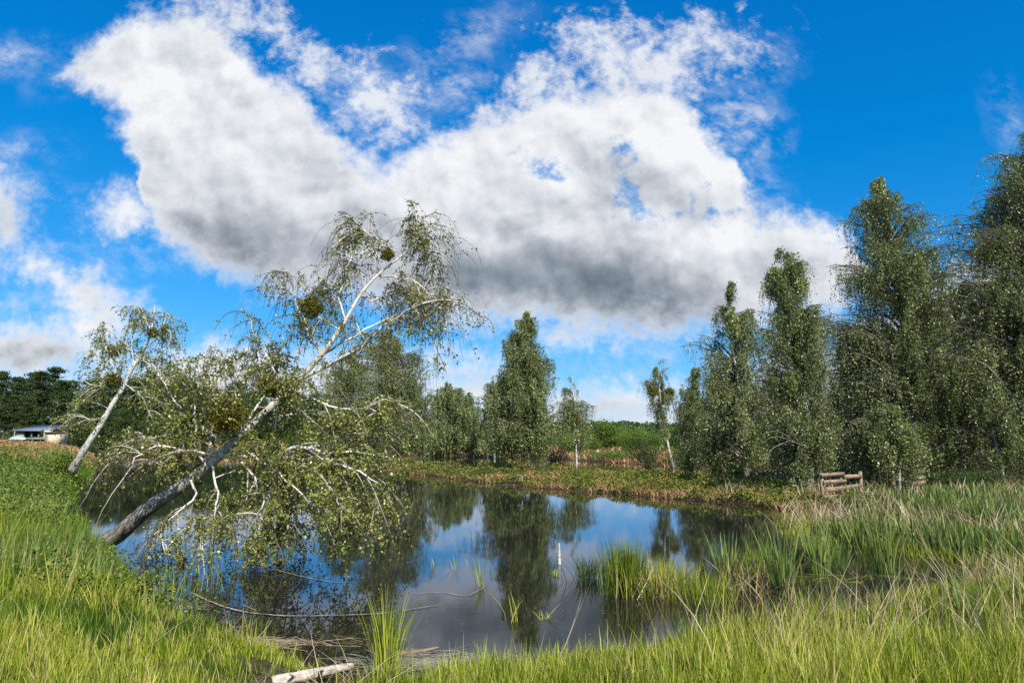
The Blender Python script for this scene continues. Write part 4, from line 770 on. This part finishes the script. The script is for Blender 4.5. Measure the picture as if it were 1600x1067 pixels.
clump('dead_reed_clump', 'pale bleached dead reeds bent over between two green cattail clumps', 'dead reeds', 1168, 922, 110, .55, .017, 'straw', 205, .26, .5, .4)
clump('sedge_tussock', 'dark thin-bladed sedge tussock standing alone left of the large green one', 'sedge', 921, 905, 200, .42, .008, 'reed', 206, .12, .22, .3, vr=(0, .4))
for i, (px, py, n, h, l) in enumerate([(1140, 915, 50, .78, 'leftmost blue green cattail clump in the marsh, beside bleached dead reeds'), (1226, 928, 60, .95, 'tall blue green cattail clump standing right of the bleached dead reeds'), (1280, 895, 60, .85, 'wide cattail clump in the middle of the marsh'),
                                       (1308, 885, 30, .7, 'small cattail clump touching the right side of the wide one'), (1381, 893, 60, .95, 'tall cattail clump at the foot of the reed bed, rightmost of the marsh clumps'), (1185, 890, 28, .6, 'short cattail clump behind the bleached dead reeds'),
                                       (1520, 1010, 50, .75, 'blue green cattail clump in the foreground grass at the lower right'), (1590, 1000, 60, .85, 'blue green cattail clump at the right edge of the picture'), (1085, 1045, 30, .55, 'low blue green cattail clump in the bright foreground grass right of centre')]):
    p = gnd(px, py, .0); clump('cattail_clump', l, 'cattails', px, py, int(n * 1.2), h, .019, 'reed', 210 + i, .075, .12, .07, segs=4, group='cattail clumps in the marsh', fan=.3, vr=(.2, .85))
for i, (px, py, n, h, l) in enumerate([(752, 915, 26, .45, 'thin green water plant in open water left of the dark birch reflection'), (678, 888, 5, .25, 'tiny green sprig in open water, leftmost of the sprigs'), (711, 890, 7, .32, 'small upright green sprig in open water'), (738, 884, 8, .22, 'tiny leaning green sprig beside the thin water plant'),
                                       (805, 972, 14, .42, 'yellow green sprig inside the dark birch reflection'), (850, 968, 22, .14, 'pale curled weed floating right of the birch reflection'), (868, 900, 24, .12, 'yellow floating weed near the pale stake'), (330, 925, 30, .45, 'bluish reed sprigs at the left shore below the leaning trunk'), (275, 935, 40, .45, 'thin grassy reeds in the shallow corner on the left shore'), (245, 960, 60, .4, 'pale green reed patch at the water edge on the left shore'), (385, 1000, 30, .35, 'thin reed blades in shallow water above the floating straw')]):
    clump('water_plant', l, 'water plant', px, py, n, h, .009, 'grass' if i not in (7, 9) else 'reed', 230 + i, .035 if n < 30 else .14, .12 if i not in (5, 6) else 1.2, .2 if i not in (5, 6) else .8, group='sprigs growing out of the pond', vr=(.3, .9))

# ================================================================== made things
# plank fence
def fence():
    a = gnd(1284, 772); Y0 = 21.5; pL = at(1284, 745, Y0); pR = at(1490, 741, 26.5); root = thing('plank_fence', 'low weathered fence of rough horizontal boards behind the reeds', 'fence', (pL[0], pL[1], 0))
    rng = np.random.default_rng(77); d = pR - pL; Lt = np.linalg.norm(d[:2]); e = np.array([d[0], d[1], 0]) / Lt; nrm = np.array([-e[1], e[0], 0.])
    def board(s0, s1, z, hh, jog=0., tilt=0., dz=0.):
        c = pL + e * ((s0 + s1) / 2) + nrm * jog; c[2] = z; ex = e * (s1 - s0) + np.array([0, 0, tilt])
        v, f = obox(c, ex, nrm * .035, np.array([0, 0, hh])); v = v + rng.normal(0, .006, v.shape); mesh('rail', v, f, M['plank'], root)
    for k, (z, s1, hh) in enumerate([(1.02, 1.25, .13), (.80, 1.32, .12), (.57, 1.2, .15), (.34, .85, .14), (.14, .8, .12)]): board(0 + .06 * k * (k < 3), s1, z, hh, -.02 * k, rng.normal(0, .04))
    for z, s0, s1 in [(.93, 1.3, 2.3), (.62, 1.36, 2.25), (.80, 4.5, 5.6)]: board(s0, s1, z, .12, .02, rng.normal(0, .05))
    for z in (.98, .78, .58, .38): board(5.66, 6.5, z, .15, -.03, rng.normal(0, .02))
    for s in (.1, 1.15, 2.35, 4.45, 5.6, 6.4):
        c = pL + e * s + nrm * .075; g0 = float(height(c[0], c[1])); c[2] = (g0 - .2 + 1.08) / 2; v, f = obox(c, e * .09, nrm * .09, np.array([0, 0, 1.08 - g0 + .2])); mesh('post', v, f, M['plank'], root)
fence()
def stick(name, label, cat, pts, r0, r1, mat, sides=8, rough=.1, K=14, parent=None, seed=0, group=None, ends=True):
    rng = np.random.default_rng(seed); P = resample(np.array(pts, float), K); rr = np.linspace(r0, r1, K) * (1 + rng.normal(0, rough, K)); v, f, bk = tubes(P[None], rr[None], sides)
    # closed ends
    c0 = len(v); v = np.vstack([v, P[0], P[-1]]); ring0 = np.arange(sides); ring1 = np.arange(sides) + (K - 1) * sides
    f = np.vstack([f, np.stack([np.roll(ring0, -1), ring0, np.full(sides, c0), np.full(sides, c0)], 1)[:, [0, 1, 2, 2]] * 0 + f[0]]) if False else f
    bk = np.vstack([bk, bk[0], bk[-1]]); tri = [[int(ring0[(i + 1) % sides]), int(ring0[i]), c0] for i in range(sides)] + [[int(ring1[i]), int(ring1[(i + 1) % sides]), c0 + 1] for i in range(sides)]
    o = P[0]
    me = bpy.data.meshes.new(name); me.from_pydata([tuple(q) for q in (v - (np.array(parent.location) if parent else o))], [], [tuple(int(i) for i in q) for q in f] + [tuple(t) for t in tri]); me.update()
    a = me.attributes.new('bk', 'FLOAT_VECTOR', 'POINT'); a.data.foreach_set('vector', np.asarray(bk, np.float32).ravel()); me.polygons.foreach_set('use_smooth', np.ones(len(me.polygons), bool)); me.materials.append(M[mat])
    ob = bpy.data.objects.new(name, me); C.objects.link(ob)
    if parent: ob.parent = parent
    else: ob.location = o; tag(ob, label, cat, group)
    return ob
# pale log at the near shore with snapped-off side stubs
lr = thing('fallen_log', 'pale barkless log lying in the near grass at the bottom edge', 'log', gnd(430, 1064, .12))
stick('stem', None, None, [gnd(425, 1066, .13), gnd(470, 1056, .14), gnd(510, 1048, .12), gnd(550, 1040, .08)], .05, .03, 'deadwood', 10, .07, parent=lr, seed=1)
stick('stub', None, None, [gnd(500, 1050, .14), gnd(506, 1045, .24)], .018, .008, 'deadwood', 6, .1, K=4, parent=lr, seed=2)
stick('stub', None, None, [gnd(462, 1058, .14), gnd(452, 1052, .22)], .016, .007, 'deadwood', 6, .1, K=4, parent=lr, seed=3)
stick('driftwood', 'orange brown stick floating at the near shore right of the reed tuft', 'stick', [gnd(618, 1020, .03), gnd(650, 1018, .02), gnd(685, 1011, .03)], .02, .01, 'plank', 7, .12, seed=4)
stick('stake', 'pale pointed stake standing upright in open water left of the dark tussock', 'stake', [gnd(874, 882) + np.array([0, 0, -.3]), gnd(874, 880) + np.array([0, 0, .1]), gnd(874, 880) + np.array([.0, 0, .27]), gnd(874, 880) + np.array([-.005, 0, .33])], .045, .012, 'deadwood', 8, .05, seed=5)
pb = thing('forked_branch', 'dark forked branch sticking out of the water right of the leaning trunk', 'branch', gnd(190, 868))
stick('stem', None, None, [gnd(193, 872, -.05), gnd(205, 865, .05), gnd(214, 866, .10), gnd(219, 872, .04)], .012, .008, 'branch_dark', 6, .05, parent=pb, seed=6)
stick('twig', None, None, [gnd(219, 872, .04), gnd(208, 877, .01), gnd(200, 874, -.02)], .009, .006, 'branch_dark', 6, .05, parent=pb, seed=7)
for i, (a, b, l) in enumerate([((808, 742, 30), (816, 752, 29.5), 'small pale stick stuck upright at the island edge below the central birch'), ((660, 716, 70), (672, 706, 71), 'white broken branch on the far edge of the island, left of the round birch'), ((1120, 762, 27), (1145, 766, 26.5), 'pale driftwood piece lying on the island right of centre'), ((932, 758, 30), (945, 764, 29.6), 'short grey stick at the island shore right of the central birch')]):
    p, q = at(*a), at(*b); m_ = (p + q) / 2 + np.array([.1, 0, .08]); stick('driftwood', l, 'stick', [p, m_, q], .03, .012, 'deadgrey', 7, .12, seed=20 + i)
# dead side boughs on the weeping birch
db = thing('dead_bough', 'bare bleached dead bough hanging left of the weeping birch trunk beside the fence', 'dead branch', at(1262, 700, 24))
for i, pts in enumerate([[(1262, 700), (1235, 688), (1215, 682), (1198, 686)], [(1240, 690), (1222, 676), (1205, 674), (1192, 678)], [(1235, 688), (1215, 696), (1203, 705), (1200, 722)], [(1250, 695), (1236, 672), (1226, 664)], [(1245, 693), (1255, 676), (1262, 668)]]):
    P_ = [at(a, b, 23.6 - .12 * j) for j, (a, b) in enumerate(pts)]; stick('bough', None, None, P_, .014, .004, 'deadgrey', 6, .08, K=10, parent=db, seed=30 + i)
# dark stems beside the channel
for i, (px, l) in enumerate([(1022, 'thin bare leaning dead stem by the dark channel, left one'), (1030, 'thin bare leaning dead stem by the dark channel, right one')]):
    p = at(px + 8, 748, 40); stick('dead_sapling', l, 'dead sapling', [p - np.array([0, 0, .5]), p, at(px, 736, 40), at(px - 5, 726, 40)], .03, .012, 'branch_dark', 6, .08, seed=40 + i)
# white posts
for px, t, b, l in [(934, 703, 716, 'white wooden post standing on the far bank, the taller left one'), (961, 707, 716, 'short pale post on the far bank, right of the taller white post')]:
    Y = 84; p = at(px, b, Y); q = at(px, t, Y); stick('marker_post', l, 'post', [p - np.array([0, 0, .5]), p, (p + q) / 2, q], .14, .13, 'white_paint', 8, .03, seed=50, K=6)
# floating scum lines and algae mats
def strand(pts, w, label, seed):
    rng = np.random.default_rng(seed); P_ = resample(np.array([gnd(a, b, .006) for a, b in pts]), 80); P_[:, :2] += rng.normal(0, .006, (80, 2)); ww = w * rng.uniform(.3, 1.3, 80) * np.interp(np.arange(80), [0, 10, 60, 79], [.3, 1, 1, .1])
    T = unit(np.gradient(P_, axis=0)); S = np.stack([-T[:, 1], T[:, 0], np.zeros(80)], 1); v = np.stack([P_ + S * ww[:, None], P_ - S * ww[:, None]], 1).reshape(-1, 3); i = np.arange(79) * 2
    v2 = v.copy(); v2[:, 2] += .004; f = np.stack([i, i + 1, i + 3, i + 2], 1); o = mesh('foam_line', v2, f, M['foam']); tag(o, label, 'foam line')
strand([(298, 925), (330, 940), (370, 953), (410, 959), (460, 962), (520, 961), (580, 959), (640, 952), (700, 942)], .018, 'thin pale foam line curving across the pond in front of the leaning tree reflection', 1)
strand([(425, 888), (470, 900), (520, 909), (560, 909)], .012, 'short faint foam line on the blue water below the leaning birch leaves', 2)
strand([(640, 928), (690, 925), (730, 930), (760, 915)], .008, 'fine wavy foam line on the dark water in the middle', 3)
def mat_patch(name, label, cx, cy, rx, ry, n, seed, mat='foam', sz=.05):
    rng = np.random.default_rng(seed); c = gnd(cx, cy); x = c[0] + rng.normal(0, rx, n); y = c[1] + rng.normal(0, ry, n); k = height(x, y) < .02; x, y = x[k], y[k]; m = len(x)
    b = np.column_stack([x, y, np.full(m, .005) + rng.random(m) * .012]); a = rng.normal(0, .5, m); d = np.column_stack([np.cos(a), np.sin(a), np.zeros(m)]); s = np.column_stack([-d[:, 1], d[:, 0], np.zeros(m)]); L = rng.uniform(.04, .22, m)[:, None]; w = rng.uniform(.002, .006, m)[:, None]
    v = np.stack([b - d * L - s * w, b + d * L - s * w, b + d * L + s * w, b - d * L + s * w], 1).reshape(-1, 3); o = mesh(name, v, np.arange(4 * m).reshape(m, 4), M[mat], pt=np.repeat(rng.random(m), 4)); tag(o, label, 'floating debris', kind='stuff')
mat_patch('floating_straw', 'pale straw and scum drifting at the near left shore', 400, 1005, .5, .09, 260, 1, 'straw')
mat_patch('floating_straw', 'grey scum and debris on the water right of the reed tuft', 660, 1035, .3, .12, 500, 2, 'foam')
mat_patch('floating_straw', 'flattened dead reeds at the water edge on the left shore', 240, 950, .35, .14, 160, 3, 'straw')
mat_patch('floating_straw', 'yellow weed floating between the marsh clumps', 1340, 905, .7, .2, 90, 4, 'grass')
rp = np.random.default_rng(91); y = 7.0 * (42 / 7.0) ** rp.random(1100); x = rp.uniform(-.6, .4, 1100) * y; k = (height(x, y) < -.08) & (fbm(x, y, 1.8, 77) > .5); x, y = x[k], y[k]; m_ = len(x)
a_ = rp.uniform(0, 6.28, m_); d_ = np.column_stack([np.cos(a_), np.sin(a_), np.zeros(m_)]); s_ = np.column_stack([-d_[:, 1], d_[:, 0], np.zeros(m_)]); L_ = rp.uniform(.005, .014, m_)[:, None] * (1 + y[:, None] * .03); c_ = np.column_stack([x, y, np.full(m_, .008)])
o = mesh('floating_leaves', np.stack([c_ - d_ * L_, c_ - s_ * L_ * .5, c_ + d_ * L_, c_ + s_ * L_ * .5], 1).reshape(-1, 3), np.arange(4 * m_).reshape(m_, 4), M['straw'], pt=np.repeat(rp.random(m_), 4)); tag(o, 'scattered fallen leaves and specks floating on the pond', 'floating leaves', kind='stuff')
# ================================================================== sheds far left
def shed():
    Y = 104; s = Y / F
    def X(px): return at(px, 690, Y)[0]
    zb = float(height(X(45), Y)) - .2; ztop = at(45, 668.5, Y)[2]; root = thing('shed', 'low grey board shed with blue-grey sloping metal roof and open dark front', 'shed', (X(45), Y, zb))
    x0, x1 = X(24), X(70)
    mesh('wall', *box(x0, X(36), Y, Y + .12, zb, ztop - .5), M['grey_board'], root); mesh('wall', *box(x0 - .1, x0, Y + .13, Y + 5, zb, ztop - .3), M['grey_board'], root); mesh('wall', *box(x1 - .1, x1, Y + .13, Y + 5, zb, ztop - .3), M['grey_board'], root)
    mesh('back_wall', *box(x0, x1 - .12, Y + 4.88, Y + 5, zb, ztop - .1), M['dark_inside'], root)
    for px in (47, 58): mesh('post', *box(X(px), X(px) + .15, Y + .02, Y + .17, zb, ztop - .5), M['grey_board'], root)
    v, f = box(x0 - .5, x1 + .6, Y - .5, Y + 5.4, 0, .12); v[:, 2] += ztop - .48 + (v[:, 1] - Y + .5) * .16; mesh('roof', v, f, M['roof_metal'], root)
    mesh('canopy', *obox((X(66), Y - 1.2, ztop - 1.5), (3.4, 0, 0), (0, 1.8, .35), (0, 0, .08)), M['green_metal'], root)
    r2 = thing('shed', 'small cream-walled hut with a dark flat roof, right of the open shed', 'shed', (X(91), Y - 2, zb)); z1 = at(91, 676, Y - 2)[2]
    mesh('wall', *box(X(83), X(99), Y - 2, Y + 1, zb - .3, z1), M['cream'], r2); mesh('roof', *box(X(82), X(100), Y - 2.3, Y + 1.3, z1 + .002, z1 + .15), M['rust_board'], r2); mesh('door', *box(X(84), X(87.5), Y - 2.05, Y - 2.003, zb, z1 - .3), M['grey_board'], r2)
    r3 = thing('portable_toilet', 'narrow white upright cabin between the open shed and the cream hut', 'cabin', (X(76), Y - 1, zb)); z2 = at(76, 672, Y)[2]
    mesh('cabin', *box(X(74), X(78), Y - 1, Y + .4, zb - .3, z2), M['white_paint'], r3); v, f = box(X(73.6), X(78.4), Y - 1.1, Y + .5, z2 + .002, z2 + .12); v[4:, 0] = (v[4:, 0] - X(76)) * .7 + X(76); mesh('roof', v, f, M['white_paint'], r3); mesh('door', *box(X(74.6), X(77.4), Y - 1.04, Y - 1.003, zb + .2, z2 - .2), M['cream'], r3)
    r4 = thing('shed', 'rusty brown lean-to at the left end of the open shed', 'shed', (X(17), Y + 1, zb)); z3 = at(17, 672, Y)[2]
    v, f = box(X(11), X(23), Y + 1, Y + 4, z3, z3 + .15); v[:, 2] += (v[:, 0] - X(11)) * .04; mesh('roof', v, f, M['rust_board'], r4)
    for px in (12, 22): mesh('post', *box(X(px), X(px) + .14, Y + 1.1, Y + 1.24, zb, z3), M['grey_board'], r4)
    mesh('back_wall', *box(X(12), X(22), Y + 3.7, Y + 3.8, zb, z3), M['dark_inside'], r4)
    # upturned boat
    n = 14; t = np.linspace(0, 1, n); L_ = 1.3; prof = np.sin(np.pi * np.clip(t, .02, .98)) ** .5; V = []
    for i in range(n):
        for j in range(9):
            a = np.pi * j / 8; V.append([X(46) - L_ + 2 * L_ * t[i], Y - 2.5 - np.cos(a) * .7 * prof[i], zb + .75 + np.sin(a) * .55 * prof[i]])
    I_ = np.arange(n * 9).reshape(n, 9); fq = np.stack([I_[:-1, :-1], I_[1:, :-1], I_[1:, 1:], I_[:-1, 1:]], -1).reshape(-1, 4); r5 = thing('boat', 'pale green upturned boat lying in front of the open shed', 'boat', (X(46), Y - 2.5, zb)); mesh('hull', V, fq, M['boat'], r5, True)
    v, f = obox((X(46), Y - 2.5, zb + 1.31), (1.9, 0, 0), (0, .05, 0), (0, 0, .06)); mesh('keel', v, f, M['boat'], r5)
shed()
# weir of dark logs with a concrete block
w0 = thing('weir', 'dark log weir across the far end of the pond', 'weir', at(165, 692, 150))
for k in range(3):
    stick('log', None, None, [at(150, 691.5 + k * 1.3, 150 - k * .3), at(178, 691.2 + k * 1.3, 150 - k * .3), at(206, 691 + k * 1.3, 150 - k * .3)], .2, .2, 'branch_dark', 8, .04, parent=w0, seed=60 + k)
for px in (155, 172, 190, 203):
    p = at(px, 690, 149.2); mesh('post', *box(p[0] - .12, p[0] + .12, 149.1, 149.4, .0, p[2] + .05), M['branch_dark'], w0)
p = at(209, 690, 148); o = mesh('concrete_block', *obox((0, 0, 0), (1.2, 0, 0), (0, 1.2, 0), (0, 0, 2.6)), M['stone']); o.location = Vector([float(p[0]), 148., float(at(209, 684, 148)[2]) - 1.3]); tag(o, 'pale concrete block at the right end of the log weir', 'block')
bv = o.modifiers.new('bevel', 'BEVEL'); bv.width = .06; bv.segments = 2
p0, p1 = at(214, 692, 149), at(262, 692, 149); stick('fallen_log', 'long tan barked-off log lying on the shore right of the concrete block', 'log', [p0, (p0 + p1) / 2, p1], .26, .2, 'plank', 8, .05, seed=70)
print('faces', sum(len(o.data.polygons) for o in C.objects if o.type == 'MESH'))
